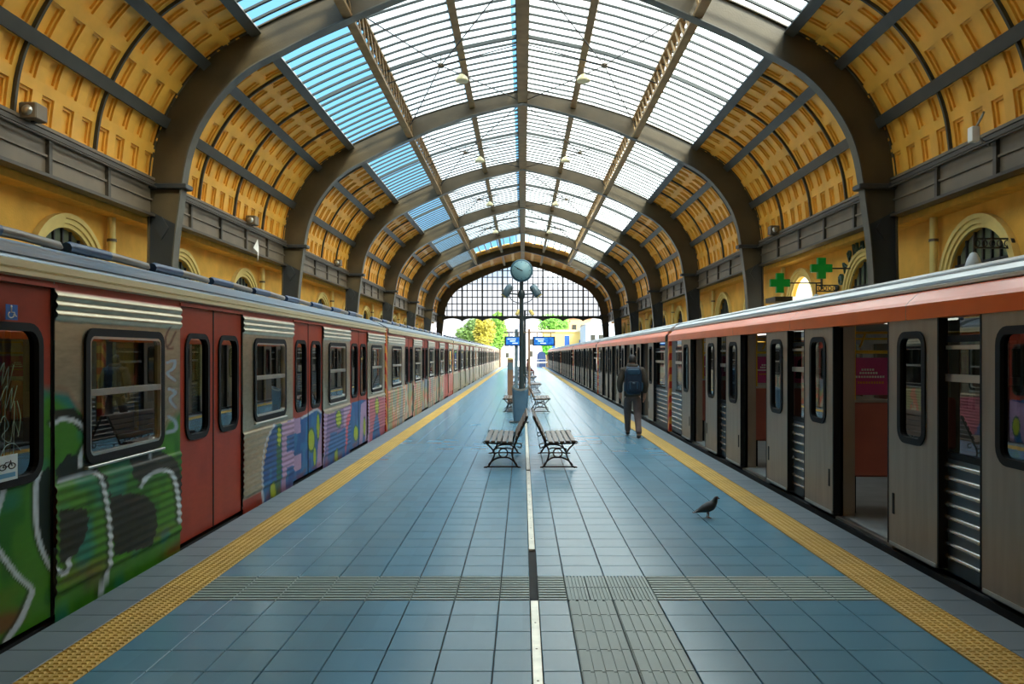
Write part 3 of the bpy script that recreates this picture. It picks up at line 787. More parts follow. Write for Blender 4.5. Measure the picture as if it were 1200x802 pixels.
    for p in ([(384,520),(404,500),(404,545),(384,552)], [(406,492),(416,476),(419,530),(406,536)], [(437,500),(441,478),(447,520),(436,524)], [(386,508),(394,506),(394,520),(386,524)]): put(col, b & in_poly(px, py, p), lin(26, 96, 156))
    put(col, b & in_poly(px, py, [(405,490),(413,474),(413,480),(407,500),(406,528),(404,530)]), PNK)
    for (ex, ey, rx, ry) in ((366, 516, 3.6, 12), (418, 508, 2.3, 8), (320, 576, 3.6, 10), (396, 491, 3, 9), (326, 512, 2, 11), (374, 500, 1.6, 14), (370, 535, 1.4, 10), (394, 535, 2, 8), (428, 500, 1.2, 10), (441, 476, 2, 9)):
        dd = np.hypot((px-ex)/rx, (py-ey)/ry); put(col, b*(dd < 1.25), DKG); put(col, b*(dd < 1), LIME)
    edge = catmull([(309,590), (306,560), (308,530), (313,512), (321,497)], 4)
    put(col, reg2*soft(stroke_d(px, py, edge), .8, .8), PALE, .9)
    put(col, reg2*soft(stroke_d(px, py, [(355,490), (362,486), (372,480), (378,484)]), .8, .8), PALE, .8)
    put(col, reg2*(py > topb)*(Z < .1)*np.clip(vnoise(Y*6, Z*20)*2-.8, 0, 1), lin(120, 60, 44), .7)
    return col
def paint_second(Y, Z, door):
    col = base_paint(Y, Z, door)
    h = .86+.12*vnoise(Y*2.2, Y*0); low = Z < h
    pal = [lin(206, 96, 110), lin(92, 150, 130), lin(196, 190, 170), lin(214, 120, 92), lin(150, 160, 110), lin(120, 140, 160)]
    k = (vnoise(Y*3.1+4, Z*1.2)*5.99).astype(int); k2 = (vnoise(Y*7+1, Z*4)*5.99).astype(int)
    for i, c in enumerate(pal): put(col, low & (k == i), c, .9); put(col, low & (k2 == i) & (vnoise(Y*9, Z*3) > .5), c, .85)
    put(col, low & (Y > 30.5), lin(196, 84, 84), .8)
    return col
def paint_far(Y, Z, door):
    col = base_paint(Y, Z, door)
    low = Z < .85
    put(col, low, lin(186, 186, 150), .7); put(col, low*np.clip(vnoise(Y*3, Z*4)*2-.8, 0, 1), lin(120, 160, 130), .8)
    put(col, low*np.clip(vnoise(Y*2+40, Z*3)*2-1, 0, 1), lin(150, 130, 160), .7)
    return col
DOFF, DW, CLEN, PITCH = 2.63, 1.57, 16.6, 16.95
def left_car(y0, painter, res, label):
    s = -1
    car = thing('train_car', label, 'train car', (XSL, y0, 0), group='cars of the left train')
    zs = zlist(res*.8); doors = [DOFF+3.48*i for i in range(4)]
    secs = [(0, doors[0])]+[(doors[i]+DW, doors[i+1]) for i in range(3)]+[(doors[3]+DW, CLEN)]
    near = res < .05
    for (a, b) in secs:
        c = (a+b)/2; hw_ = .585; wz = (.95, 1.86)
        wy = (c-hw_, c+hw_) if b-a < 2.2 else (c-.7, c+.7)
        hole = lambda Yc, Zc, wy=wy: in_rr(Yc, Zc, wy[0], wy[1], wz[0], wz[1], .09)
        me = grid_mesh('side_panel', span(a+.008, b-.008, res, wy), zs, relief, hole, lambda Y, Z: painter(Y, Z, False), M_side, s, y0)
        link('side_panel', me, car)
        w = ring(MB(), wy[0], wy[1], wz[0], wz[1], .09, .035, .022, .018, -.05).build('window_frame', M_black, car)
        ring(MB(), wy[0]+.035, wy[1]-.035, wz[0]+.035, wz[1]-.035, .06, .018, 0, .014, -.03).build('inner_frame', M_alu, w)
        pane_rr(wy[0]+.03, wy[1]-.03, wz[0]+.03, wz[1]-.03, .06, -.012).build('pane', M_pane, w)
        MB().box(-.02, .016, wy[0]+.04, wy[1]-.04, 1.405, 1.45).build('sash_bar', M_alu, w)
        MB().bbox(-.01, .03, wy[0]-.01, wy[1]+.01, wz[0]-.05, wz[0]-.03, .004).build('window_sill', M_alu, w)
    for d in doors:
        for (a, b) in ((d, d+DW/2), (d+DW/2, d+DW)):
            a_, b_ = a+.012, b-.012; wy = (a+.14, b-.13); wz = (.93, 1.87)
            hole = lambda Yc, Zc, wy=wy: in_rr(Yc, Zc, wy[0], wy[1], wz[0], wz[1], .12)
            me = grid_mesh('door_leaf', span(a_, b_, res, wy), span(.01, 2.12, res*.8, wz), lambda z: -.015, hole, lambda Y, Z: painter(Y, Z, True), M_side, s, y0)
            dl = link('door_leaf', me, car)
            ring(MB(), wy[0], wy[1], wz[0], wz[1], .12, .03, .02, .0, -.06).build('window_frame', M_black, dl)
            pane_rr(wy[0]+.02, wy[1]-.02, wz[0]+.02, wz[1]-.02, .1, -.03).build('pane', M_pane, dl)
        m = MB()
        for yy in (d, d+DW/2, d+DW): m.box(-.06, -.012, yy-.014, yy+.014, .0, 2.13)
        m.build('door_seal', M_black, car)
        MB().box(-.03, .012, d-.02, d+DW+.02, 2.125, 2.15).build('door_lintel', pm('red_paint', RED, .45), car)
        me = grid_mesh('door_header', span(d+.005, d+DW-.005, .8), [2.125, 2.15, 2.17], lambda z: 0, None, lambda Y, Z: painter(Y, Z, True), M_side, s, y0); link('door_header', me, car)
    # roof, gutter, far side, inside
    gp = [(0, 2.165), (.035, 2.175), (.035, 2.20), (.015, 2.205), (.015, 2.215), (.03, 2.22), (.03, 2.262), (.0, 2.27)]
    m = MB(); vs = [(x_, y_, z_) for y_ in (0, CLEN) for x_, z_ in gp]; n = len(gp); m.add(vs, [(k, k+1, n+k+1, n+k) for k in range(n-1)]); m.build('gutter', M_cream, car)
    rp = [(0, 2.27), (-.03, 2.278), (-.035, 2.30), (-.02, 2.305), (-.1, 2.345), (-.11, 2.352), (-.17, 2.385), (-.28, 2.425), (-.3, 2.44), (-.58, 2.50), (-1.0, 2.56), (-1.42, 2.59)]
    rp = rp+[(-2.84-x_, z_) for x_, z_ in reversed(rp[:-1])]
    m = MB(); n = len(rp); vs = [(x_, y_, z_) for y_ in (0, .12, CLEN-.12, CLEN) for x_, z_ in ((p[0], p[1]-(0)) for p in rp)]
    m.add(vs, [(j*n+k, j*n+k+1, (j+1)*n+k+1, (j+1)*n+k) for j in range(3) for k in range(n-1)])
    m.add([(x_, y_, z_) for y_ in (0,) for x_, z_ in rp]+[(-2.84, 0, 2.1), (0, 0, 2.1)], [tuple(range(n+2))]); m.add([(x_, CLEN, z_) for x_, z_ in rp]+[(-2.84, CLEN, 2.1), (0, CLEN, 2.1)], [tuple(range(n+2))])
    m.build('roof', M_roofL, car)
    m = MB(); m.box(-2.86, -2.82, 0, CLEN, -.06, .95); m.box(-2.86, -2.82, 0, CLEN, 1.87, 2.3)
    for (a, b) in secs: m.box(-2.86, -2.82, a, a+.35, .95, 1.87); m.box(-2.86, -2.82, b-.35, b, .95, 1.87)
    for d in doors: m.box(-2.86, -2.82, d+.7, d+.86, .95, 1.87)
    m.build('far_side', M_panel, car)
    MB().quad((-2.84, .02, .94), (-2.84, CLEN-.02, .94), (-2.84, CLEN-.02, 1.88), (-2.84, .02, 1.88)).build('far_glazing', M_pane, car)
    MB().box(-2.82, -.07, 0, CLEN, -.02, .02).build('car_floor', M_carfloor, car); MB().box(-2.82, -.07, 0, CLEN, 2.16, 2.2).build('car_ceiling', M_panel, car)
    m = MB()
    for yy in (0.01, CLEN-.05): m.box(-2.84, 0, yy, yy+.04, -.06, 2.3)
    m.build('end_wall', M_alu, car)
    MB().box(-2.8, -.04, .05, CLEN-.05, -.8, -.04).build('underframe', M_under, car)
    # gangway with striped edge
    g = MB().box(-2.6, -.16, CLEN, CLEN+.34, -.1, 2.3).build('gangway', M_black, car)
    link('striped_edge', STRIPE_L, car, (.02, CLEN+.165, 0))
    if near:
        for (a, b) in secs:
            for k, yy in enumerate((a+.25, b-.65)):
                m = MB(); m.bbox(-.75, -.12, yy, yy+.42, .38, .46, .03); m.bbox(-.75, -.12, yy+(.0 if k == 0 else .36), yy+(.08 if k == 0 else .44), .4, 1.05, .03); m.box(-.6, -.3, yy+.15, yy+.25, .02, .38)
                m.build('seat', M_seat, car)
        for d in doors:
            for yy in (d-.08, d+DW+.08): MB().tube([(-.35, yy, .02), (-.35, yy, 2.16)], .018, 8).build('handrail', M_pole, car)
    yy = .35 if not near else .9
    kk = 0
    while yy < CLEN-1.4:
        h = link('roof_hose', HOSE_B, car, (-.43, yy, 2.505)); link('hose_sleeve', HOSE_S, h); yy += 1.4; kk += 1
    return car
def stripe_mesh(w, z0, z1, dep):
    m = bpy.data.materials.get('red_stripe')
    if not m:
        m = bpy.data.materials.new('red_stripe'); m.use_nodes = True; t = m.node_tree; p = t.nodes['Principled BSDF']
        co = N(t, 'ShaderNodeTexCoord'); sp = N(t, 'ShaderNodeSeparateXYZ'); t.links.new(co.outputs['Object'], sp.inputs[0])
        v = math_node(t, 'FRACT', math_node(t, 'MULTIPLY', math_node(t, 'ADD', sp.outputs[2], sp.outputs[1]), 3.2)); v = math_node(t, 'GREATER_THAN', v, .5)
        c = mix_rgb(t, v, lin(196, 52, 24), lin(222, 150, 60)); t.links.new(c, p.inputs['Base Color']); p.inputs['Roughness'].default_value = .45
    b = MB(); b.box(-dep, -.02 if dep > 0 else 0, 0, w, z0, z1); me = b.mesh('striped_edge', m); return me
STRIPE_L = stripe_mesh(.17, -.02, 2.27, .25)
HOSE_B = MB().tube([(0, 0, 0), (0, .04, .01), (0, .6, .01)], .042, 8).mesh('roof_hose', M_bluep)
HOSE_S = MB().tube([(0, .6, .01), (0, .8, .01), (0, 1.28, .0), (0, 1.33, -.01)], [.038, .036, .034, .015], 8).mesh('hose_sleeve', pm('hose_sleeve_grey', lin(128, 118, 106), .4, .2, .15))
Y1C = .97
carA = left_car(Y1C, paint_near, .02, 'nearest red and steel car of left train with green and blue graffiti')
left_car(Y1C+PITCH, paint_second, .05, 'second car of left train with pink patchy graffiti along its lower half')
c3 = left_car(Y1C+2*PITCH, paint_far, .12, 'third car of left train, pale lower half, behind the second orange striped joint')
for i, nm in ((3, 'fourth'), (4, 'fifth'), (5, 'last')):
    c = copy_tree(c3, loc=(XSL, Y1C+i*PITCH, 0)); c['label'] = f'{nm} car of left train counted from camera, small and pale in the distance'
# ---- right train
XSR = 3.27
M_door = pm('bare_grey_door', lin(158, 144, 128), .42, .55, .1, 2, .03, 40, stretch=(1, 6, .6))
M_sideR = pm('dark_side_sheet', lin(84, 96, 104), .4, .5, .15, 2)
M_orange = pm('orange_fascia', lin(236, 96, 14), .3, 0, .08, 2)
M_roofR = pm('roof_silver', lin(206, 212, 216), .34, .65, .15, 2, stretch=(1, .3, 4))
M_rib2 = pm('polished_rib', lin(206, 202, 194), .22, .85, .08, 3)
M_ad = pm('pink_advert', lin(196, 60, 124), .5, 0, .12, 3)
M_white = pm('white_print', lin(240, 236, 226), .6, 0, 0)
M_carfill = pm('car_fill_glow', (1, .94, .82), .5, 0, 0, emit=1.2)  # glow for the added fill strips in the near right car
OPN, OPW, LW = 3.51, 1.27, .82
def right_car(y0, near, label):
    s = 1
    car = thing('train_car', label, 'train car', (XSR, y0, 0), group='cars of the right train')
    ops = [3.5-Y1C+OPN*i for i in range(4)]
    leafs = []
    for o in ops: leafs += [(o-LW, o, 1), (o+OPW, o+OPW+LW, 0)]
    for (a, b, farside) in leafs:
        wy = (a+.2, b-.2); wz = (.98, 1.86)
        hole = lambda Yc, Zc: in_rr(Yc, Zc, wy[0], wy[1], wz[0], wz[1], .1)
        ys = span(a, b, .025 if near else .3, wy); zs = span(.045, 1.985, .025 if near else .5, wz)
        m = MB()
        for xx in (-.07, -.03):
            Y, Z = np.meshgrid(ys, zs, indexing='ij'); idx = np.arange(Y.size).reshape(Y.shape)
            keep = ~hole((Y[:-1, :-1]+Y[1:, 1:])/2, (Z[:-1, :-1]+Z[1:, 1:])/2)
            q = np.stack([idx[:-1, :-1], idx[1:, :-1], idx[1:, 1:], idx[:-1, 1:]], -1)[keep]
            m.add([(xx, yy, zz) for yy, zz in zip(Y.ravel(), Z.ravel())], q.tolist())
        m.quad((-.07, a, .045), (-.07, b, .045), (-.03, b, .045), (-.03, a, .045)); m.quad((-.07, a, 1.985), (-.07, b, 1.985), (-.03, b, 1.985), (-.03, a, 1.985))
        dl = m.build('door_leaf', M_door, car)
        e = MB(); e.box(-.072, .0, a-.022, a, .05, 1.98); e.box(-.072, .0, b, b+.022, .05, 1.98); e.build('edge_rubber', M_black, dl)
        ring(MB(), wy[0], wy[1], wz[0], wz[1], .1, .03, .025, -.082, -.03).build('window_frame', M_black, dl)
        pane_rr(wy[0]+.02, wy[1]-.02, wz[0]+.02, wz[1]-.02, .09, -.055).build('pane', M_pane, dl)
        MB().box(-.078, -.03, a+.02, b-.02, .045, .075).build('kick_rail', M_alu, dl)
        hy = b-.09 if farside else a+.09
        MB().bbox(-.076, -.068, hy-.02, hy+.02, .32, .5, .003).build('recessed_handle', M_black, dl)
    # body sections between the leaves, set back
    secs = [(0, ops[0])]+[(ops[i]+OPW, ops[i+1]) for i in range(3)]+[(ops[3]+OPW, CLEN)]
    for (a, b) in secs:
        m = MB(); m.box(.0, .04, a, b, -.06, .95); m.box(.0, .04, a, a+.5, .95, 1.98); m.box(.0, .04, b-.5, b, .95, 1.98); m.build('side_panel', M_sideR, car)
        w0, w1 = a+.5, b-.5
        w = MB().box(-.01, .03, w0-.03, w1+.03, .9, .95).build('window_frame', M_black, car)
        MB().box(-.012, .03, w0, w1, 1.79, 1.84).build('top_rail', M_black, w); MB().box(-.016, .03, w0, w1, 1.735, 1.765).build('sash_bar', M_alu, w); MB().box(-.02, .03, w0, w1, 1.49, 1.545).build('sash_bar', M_alu, w)
        MB().add([(.01, w0, .95), (.01, w1, .95), (.01, w1, 1.98), (.01, w0, 1.98)], [(0,1,2,3)]).build('pane', M_pane, w)
        for k in range(8):
            z = .15+.1*k
            if near: MB().tube([(-.008, a+.1, z), (-.008, b-.1, z)], .02, 8).build('side_rib', M_rib2, car)
        if not near:
            m = MB()
            for k in range(8): m.tube([(-.008, a+.1, .15+.1*k), (-.008, b-.1, .15+.1*k)], .02, 4, False)
            m.build('side_ribs', M_rib2, car)
    m = MB()
    prof = [(.02, 1.975), (-.085, 1.98), (-.085, 2.10), (-.06, 2.13), (.035, 2.215), (.06, 2.22)]
    cuts = [0, 5.7, 8.6, 11.2, CLEN] if near else [0, CLEN]
    n = len(prof)
    for a, b in zip(cuts, cuts[1:]):
        vs = [(x_, y_, z_) for y_ in (a+.004, b-.004) for x_, z_ in prof]; MB().add(vs, [(k, k+1, n+k+1, n+k) for k in range(n-1)]).build('fascia_panel', M_orange, car)
    rp = [(.06, 2.215), (.03, 2.225), (.03, 2.25), (.07, 2.262), (.05, 2.285), (.12, 2.33), (.13, 2.325), (.16, 2.345), (.15, 2.36), (.24, 2.395), (.25, 2.39), (.5, 2.44), (.9, 2.475), (1.38, 2.49)]
    rp = rp+[(2.76-x_, z_) for x_, z_ in reversed(rp[:-1])]; n = len(rp)
    m = MB(); m.add([(x_, y_, z_) for y_ in (0, CLEN) for x_, z_ in rp], [(k, k+1, n+k+1, n+k) for k in range(n-1)])
    for y_ in (0, CLEN): m.add([(x_, y_, z_) for x_, z_ in rp]+[(2.7, y_, 2.1), (.06, y_, 2.1)], [tuple(range(n+2))])
    m.build('roof', M_roofR, car)
    m = MB(); m.box(2.72, 2.76, 0, CLEN, -.06, .95); m.box(2.72, 2.76, 0, CLEN, 1.87, 2.25)
    for (a, b) in secs: m.box(2.72, 2.76, max(a-.1, 0), a+.3, .95, 1.87); m.box(2.72, 2.76, b-.3, min(b+.1, CLEN), .95, 1.87)
    for o in ops: m.box(2.72, 2.76, o+.5, o+.75, .95, 1.87)
    m.build('far_side', M_panel, car)
    MB().quad((2.74, .02, .94), (2.74, CLEN-.02, .94), (2.74, CLEN-.02, 1.88), (2.74, .02, 1.88)).build('far_glazing', M_pane, car)
    MB().box(.0, 2.72, 0, CLEN, -.02, .03).build('car_floor', M_carfloor, car); MB().box(.05, 2.72, 0, CLEN, 2.1, 2.14).build('car_ceiling', M_panel, car)
    m = MB()
    for yy in (0.01, CLEN-.05): m.box(.03, 2.74, yy, yy+.04, -.06, 2.25)
    m.build('end_wall', M_alu, car)
    MB().box(.03, 2.7, .05, CLEN-.05, -.8, -.03).build('underframe', M_under, car)
    MB().box(-.05, .03, 0, CLEN, -.1, -.005).build('door_step', M_under, car)
    for o in ops:
        MB().box(-.04, .02, o, o+OPW, .0, .03).build('threshold', M_alu, car)
        for yy in (o-.06, o+OPW): MB().box(.0, .16, yy, yy+.06, .03, 2.0).build('door_post', M_door, car)
        yp = o+OPW+.12
        MB().bbox(.16, 1.0, yp, yp+.04, .42, 1.19, .01).build('draught_screen', M_seat, car)
        MB().box(.16, 1.0, yp-.005, yp+.045, 1.19, 1.22).build('screen_rail', M_alu, car)
        m = MB(); m.box(.18, .22, yp, yp+.04, .03, .42); m.box(.94, .98, yp, yp+.04, .03, .42); m.build('screen_leg', M_black, car)
        if near:
            ad = MB().box(.16, 1.0, yp+.005, yp+.015, 1.27, 1.66).build('advert_panel', M_ad, car)
            for (zz, xa, xb, mt) in ((1.535, .28, .42, M_white), (1.50, .26, .45, M_white), (1.46, .22, .52, M_white), (1.40, .24, .5, pm('gold_print', lin(220, 150, 60), .5))):
                xx = xa
                while xx < xb: MB().box(xx, xx+.018, yp, yp+.006, zz-.011, zz+.011).build('printed_mark', mt, ad); xx += .028
            MB().box(.6, .64, yp, yp+.006, 1.36, 1.5).build('bottle_print', M_white, ad)
            MB().prism([(.78, 1.34), (.82, 1.6), (.9, 1.66), (1.0, 1.66), (1.0, 1.36), (.9, 1.33)], 'y', yp, yp+.005).build('figure_print', M_dark, ad)
            m = MB(); m.bbox(.2, 1.0, yp+.1, yp+.5, .4, .48, .03); m.bbox(.2, 1.0, yp+.06, yp+.14, .4, 1.1, .03); m.build('seat', M_seat, car)
            m = MB(); m.bbox(1.7, 2.65, yp-.9, yp-.5, .4, .48, .03); m.bbox(1.7, 2.65, yp-.98, yp-.9, .4, 1.1, .03); m.build('seat', M_seat, car)
            MB().tube([(.2, yp, 1.22), (.2, yp, 2.1)], .018, 8).build('handrail', M_pole, car)
            MB().tube([(.2, yp, 1.72), (1.1, yp, 1.72)], .018, 8).build('handrail', M_pole, car)
            MB().tube([(.2, yp+.3, 1.93), (2.5, yp+.3, 1.93)], .015, 8).build('handrail', M_pole, car)
            MB().tube([(.45, yp+.3, 1.93), (.42, yp+.3, 1.86), (.40, yp+.3, 1.8), (.38, yp+.3, 1.77)], .012, 6).build('hanging_strap', M_pole, car)
    if near:
        for yy in (1.5, 4.9, 8.4, 11.9, 15.2): MB().bbox(1.2, 1.5, yy-.6, yy+.6, 2.075, 2.1, .008).build('added_fill_light', M_carfill, car)  # added glowing strips, no fitting seen there, brighten the dim car interior
    MB().box(.16, 2.6, CLEN, CLEN+.34, -.1, 2.2).build('gangway', M_black, car)
    link('striped_edge', STRIPE_R, car, (-.03, CLEN+.165, 0)); 
    return car
STRIPE_R = stripe_mesh(.17, -.02, 2.2, -.16)
right_car(Y1C, True, 'nearest grey car of right train with orange fascia and doors standing open')
cR = right_car(Y1C+PITCH, False, 'second car of right train, behind the walking person')
for i, nm in ((2, 'third'), (3, 'fourth'), (4, 'fifth'), (5, 'last')):
    c = copy_tree(cR, loc=(XSR, Y1C+i*PITCH, 0)); c['label'] = f'{nm} car of right train counted from camera, doors seen edge on'

# ------------------------------------------------------------------ platform furniture
M_iron2 = pm('cast_iron', (.022, .020, .018), .4, .3, .2)
M_slat = pm('varnished_slat', lin(94, 76, 60), .34, 0, .25, 6, .05, 60, stretch=(6, .5, 6))
M_slate = pm('bin_blue_grey', lin(74, 102, 124), .4, .15, .12)
M_pole2 = pm('pole_dark', lin(44, 56, 60), .4, .2, .15)
M_pole3 = pm('pole_grey', lin(96, 116, 126), .4, .3, .12)
def make_bench(label, loc, rz, full=True):
    b = thing('bench', label, 'bench', loc, rz, group='back to back benches along the platform')
    L_ = 1.72
    if 'seat' not in BM:
        BM['seat'] = MB().bbox(-.034, .034, 0, L_, -.014, .014, .005).mesh('seat_slat', M_slat)
        BM['back'] = MB().bbox(-.012, .012, 0, L_, -.033, .033, .005).mesh('back_slat', M_slat)
        m = MB(); r = .014
        def c(p, rr=r): m.tube([(x_, 0, z_) for x_, z_ in catmull(p, 4)], rr, 6)
        c([(-.27, .02), (-.22, .05), (-.17, .14), (-.14, .22), (-.18, .30), (-.25, .37), (-.27, .40)])
        c([(.22, .02), (.18, .06), (.14, .14), (.12, .22), (.13, .30), (.17, .37), (.19, .42)])
        c([(-.29, .015), (-.24, .03), (.19, .03), (.24, .015)], .012)
        c([(-.23, .06), (-.16, .13), (-.08, .165), (-.01, .17), (.07, .165), (.14, .12), (.19, .06)])
        c([(.065*math.cos(a)-.01, .235+.065*math.sin(a)) for a in [k*math.pi/6 for k in range(13)]], .012)
        c([(-.14, .22), (-.10, .24), (-.075, .24)], .011); c([(.055, .24), (.09, .24), (.12, .22)], .011)
        c([(-.15, .29), (-.08, .31), (-.01, .305), (.06, .31), (.13, .29)], .011)
        c([(-.28, .41), (-.24, .385), (-.1, .375), (.05, .375), (.16, .37)])
        c([(.16, .37), (.2, .45), (.25, .56), (.31, .68), (.345, .755)])
        c([(-.28, .41), (-.30, .40), (-.29, .375), (-.27, .38)], .01); c([(.345, .755), (.355, .775), (.335, .78)], .01)
        c([(.19, .38), (.26, .36), (.24, .31), (.2, .33)], .009)
        BM['end'] = m.mesh('cast_iron_end', M_iron2)
    for y_ in (0.02, L_-.02): link('cast_iron_end', BM['end'], b, (0, y_, 0))
    for k in range(5): link('seat_slat', BM['seat'], b, (-.245+.084*k, 0, .408-.004*k))
    for k in range(5):
        o = link('back_slat', BM['back'], b, (.185+.036*k, 0, .46+.073*k)); o.rotation_euler = (0, R(26), 0)
    return b
BM = {}
XBC = .115
ys_b = [11.84, 23.2, 34.3, 45.6, 57, 68.5, 80]
for i, y in enumerate(ys_b):
    nm = ['nearest', 'second', 'third', 'fourth', 'fifth', 'sixth', 'farthest'][i]
    make_bench(f'wooden slat bench facing the left train, in the {nm} bench pair', (XBC-.392, y, 0), 0)
    make_bench(f'wooden slat bench facing the right train, in the {nm} bench pair', (XBC+.392, y+1.72, 0), math.pi)
# litter bin
lb = thing('litter_bin', 'blue grey litter bin with scooped top behind the nearest benches', 'bin', (-.06, 19.9, 0))
m = MB(); n = 24; prof_b = []
for k in range(n):
    a = 2*math.pi*k/n; prof_b.append((.20*math.copysign(abs(math.cos(a))**.55, math.cos(a)), .17*math.copysign(abs(math.sin(a))**.55, math.sin(a))))
vs = []; 
for (z_, sc_) in ((.04, .86), (.3, .93), (.6, .98), (.78, 1.0)):
    for (x_, y_) in prof_b: vs.append((x_*sc_, y_*sc_, z_))
for (x_, y_) in prof_b: vs.append((x_*1.02, y_*1.02, .80+.09*(abs(x_)/.2)**2.2))
for (x_, y_) in prof_b: vs.append((x_*.84, y_*.84, .79+.08*(abs(x_)/.2)**2.2))
for (x_, y_) in prof_b: vs.append((x_*.8, y_*.8, .55))
m.add(vs, [(j*n+k, j*n+(k+1) % n, (j+1)*n+(k+1) % n, (j+1)*n+k) for j in range(6) for k in range(n)]+[tuple(range(6*n, 7*n))], True)
m.build('bin_shell', M_slate, lb)
MB().bbox(-.26, .2, -.2, .2, 0, .03, .008).build('base_plate', M_pole2, lb)
MB().box(-.1, .1, -.1, .1, .03, .06).build('plinth', M_black, lb)
m = MB(); m.add([(x_*1.03, y_*1.03, .80+.09*(abs(x_)/.2)**2.2+dz) for dz in (-.015, .02) for x_, y_ in prof_b], [(k, (k+1) % n, n+(k+1) % n, n+k) for k in range(n)], True)
m.build('rim', M_alu, lb)
# clock post with twin floodlights
def lamp_head(parent, sx, z, mat):
    h = MB(); h.lathe([(0, -.16), (.07, -.16), (.10, -.1), (.105, .12), (.085, .16), (.0, .17)], n=16, axis='x')
    o = h.build('floodlight', mat, parent, (sx*.36, -.02, z+.06)); o.rotation_euler = (0, R(-58)*sx*-1 if sx < 0 else R(-58)*-1+R(0), 0)
    o.rotation_euler = (0, R(56) if sx > 0 else R(124), 0)
    MB().lathe([(.088, .165), (.088, .19), (.0, .19)], n=16, axis='x').build('lens', pm('lens_amber', lin(170, 150, 90), .2), o)
    MB().tube([(sx*.06, 0, z-.04), (sx*.2, 0, z-.03), (sx*.36, 0, z-.02)], .018, 8).build('arm', M_pole2, parent)
    MB().tube([(sx*.06, 0, z-.26)]+[(sx*(.06+.26*math.sin(a)), 0, z-.05-.21*math.cos(a)) for a in (R(15), R(35), R(55), R(75), R(90))]+[(sx*.34, 0, z-.02)], .012, 6).build('scroll_brace', M_pole2, parent)
cp = thing('clock_post', 'tall dark post with round station clock behind the litter bin', 'clock', (-.03, 21.0, 0))
MB().tube([(0, 0, 0), (0, 0, 1.2), (0, 0, 3.6)], [.075, .062, .05], 12).build('post', M_pole2, cp)
MB().lathe([(.13, 0), (.13, .05), (.085, .12), (.08, .5)], n=14).build('post_base', M_pole2, cp)
MB().lathe([(.0, -.09), (.27, -.09), (.295, -.07), (.295, .07), (.27, .09), (0, .09)], (0, 0, 3.88), 36, 'y').build('clock_case', pm('clock_case', lin(60, 96, 112), .4, .1, .1), cp)
cf = MB().lathe([(0, -.093), (.25, -.093), (.25, -.088)], (0, 0, 3.88), 36, 'y').build('clock_face', pm('clock_dial', lin(138, 178, 186), .35, 0, .03), cp)
for k in range(12):
    a = R(30*k); l_ = .035 if k % 3 == 0 else .02
    MB().tube([(math.sin(a)*.235, -.096, 3.88+math.cos(a)*.235), (math.sin(a)*(.235-l_), -.096, 3.88+math.cos(a)*(.235-l_))], .007, 4).build('hour_mark', M_pole2, cf)
for (ang, l_, r_) in ((300, .21, .009), (295, .13, .013)):
    a = R(ang); MB().tube([(-math.sin(a)*.03, -.1, 3.88-math.cos(a)*.03), (math.sin(a)*l_, -.1, 3.88+math.cos(a)*l_)], r_, 6).build('clock_hand', M_black, cf)
MB().lathe([(.07, 3.15), (.09, 3.2), (.09, 3.3), (.07, 3.36)], n=12).build('arm_collar', M_pole2, cp)
for sx in (-1, 1): lamp_head(cp, sx, 3.3, M_pole3)
# farther lamp post
lp = thing('lamp_post', 'distant dark post with two small cream floodlights below the clock', 'lamp', (.115, 43.6, 0))
MB().tube([(0, 0, 0), (0, 0, 4.05)], [.08, .055], 10).build('post', M_pole2, lp)
for sx in (-1, 1): lamp_head(lp, sx, 3.9, M_mould)
# departure boards on a gantry
gy = 33.0
M_board = pm('board_case', (.02, .022, .025), .4, 0, 0)
def board_mat():
    m = bpy.data.materials.new('blue_screen'); m.use_nodes = True; t = m.node_tree; p = t.nodes['Principled BSDF']
    co = N(t, 'ShaderNodeTexCoord'); n1 = N(t, 'ShaderNodeTexNoise'); n1.inputs['Scale'].default_value = 9; t.links.new(co.outputs['Object'], n1.inputs['Vector'])
    c = mix_rgb(t, math_node(t, 'MULTIPLY', math_node(t, 'SUBTRACT', n1.outputs[0], .45), 5, True), lin(14, 90, 196), lin(60, 150, 220))
    t.links.new(c, p.inputs['Emission Color']); p.inputs['Emission Strength'].default_value = .45; p.inputs['Base Color'].default_value = (.01, .03, .08, 1); p.inputs['Roughness'].default_value = .2; return m
M_scr = board_mat()
ga = thing('display_gantry', 'two posts with a crossbar holding the blue departure boards', 'gantry', (0, gy, 0))
MB().box(-.33, -.20, -.06, .06, 0, 2.72).build('post', M_pole3, ga)
MB().tube([(.27, 0, 0), (.27, 0, 2.72)], .05, 8).build('post', pm('post_brown', lin(150, 120, 96), .5), ga)
MB().box(-.78, 1.34, -.03, .03, 2.56, 2.61).build('crossbar', M_girder, ga)
for (x0, x1, nm) in ((-.74, .0, 'left'), (.41, 1.33, 'right')):
    d = thing('departure_board', f'blue lit departure board hanging on the {nm} end of the gantry', 'display', (0, gy-.08, 0), group='departure boards')
    MB().bbox(x0, x1, -.08, .06, 2.03, 2.42, .012).build('case', M_board, d)
    sc_ = MB().box(x0+.06, x1-.06, -.088, -.078, 2.07, 2.38).build('screen', M_scr, d)
    for k, zz in enumerate((2.31, 2.23, 2.14)):
        MB().box(x0+.12+.1*k, x0+.12+.1*k+(.22 if k else .34), -.092, -.088, zz-.018, zz+.018).build('text_line', pm('screen_text', lin(190, 220, 240), .5, 0, 0, emit=.5), sc_)
    for xx in (x0+.18, x1-.18): MB().box(xx-.02, xx+.02, .0, .05, 2.41, 2.58).build('hanger', M_girder, d)
tt = thing('ticket_validator', 'tall narrow brown cabinet beside the posts left of the bin', 'cabinet', (-.43, 28.0, 0))
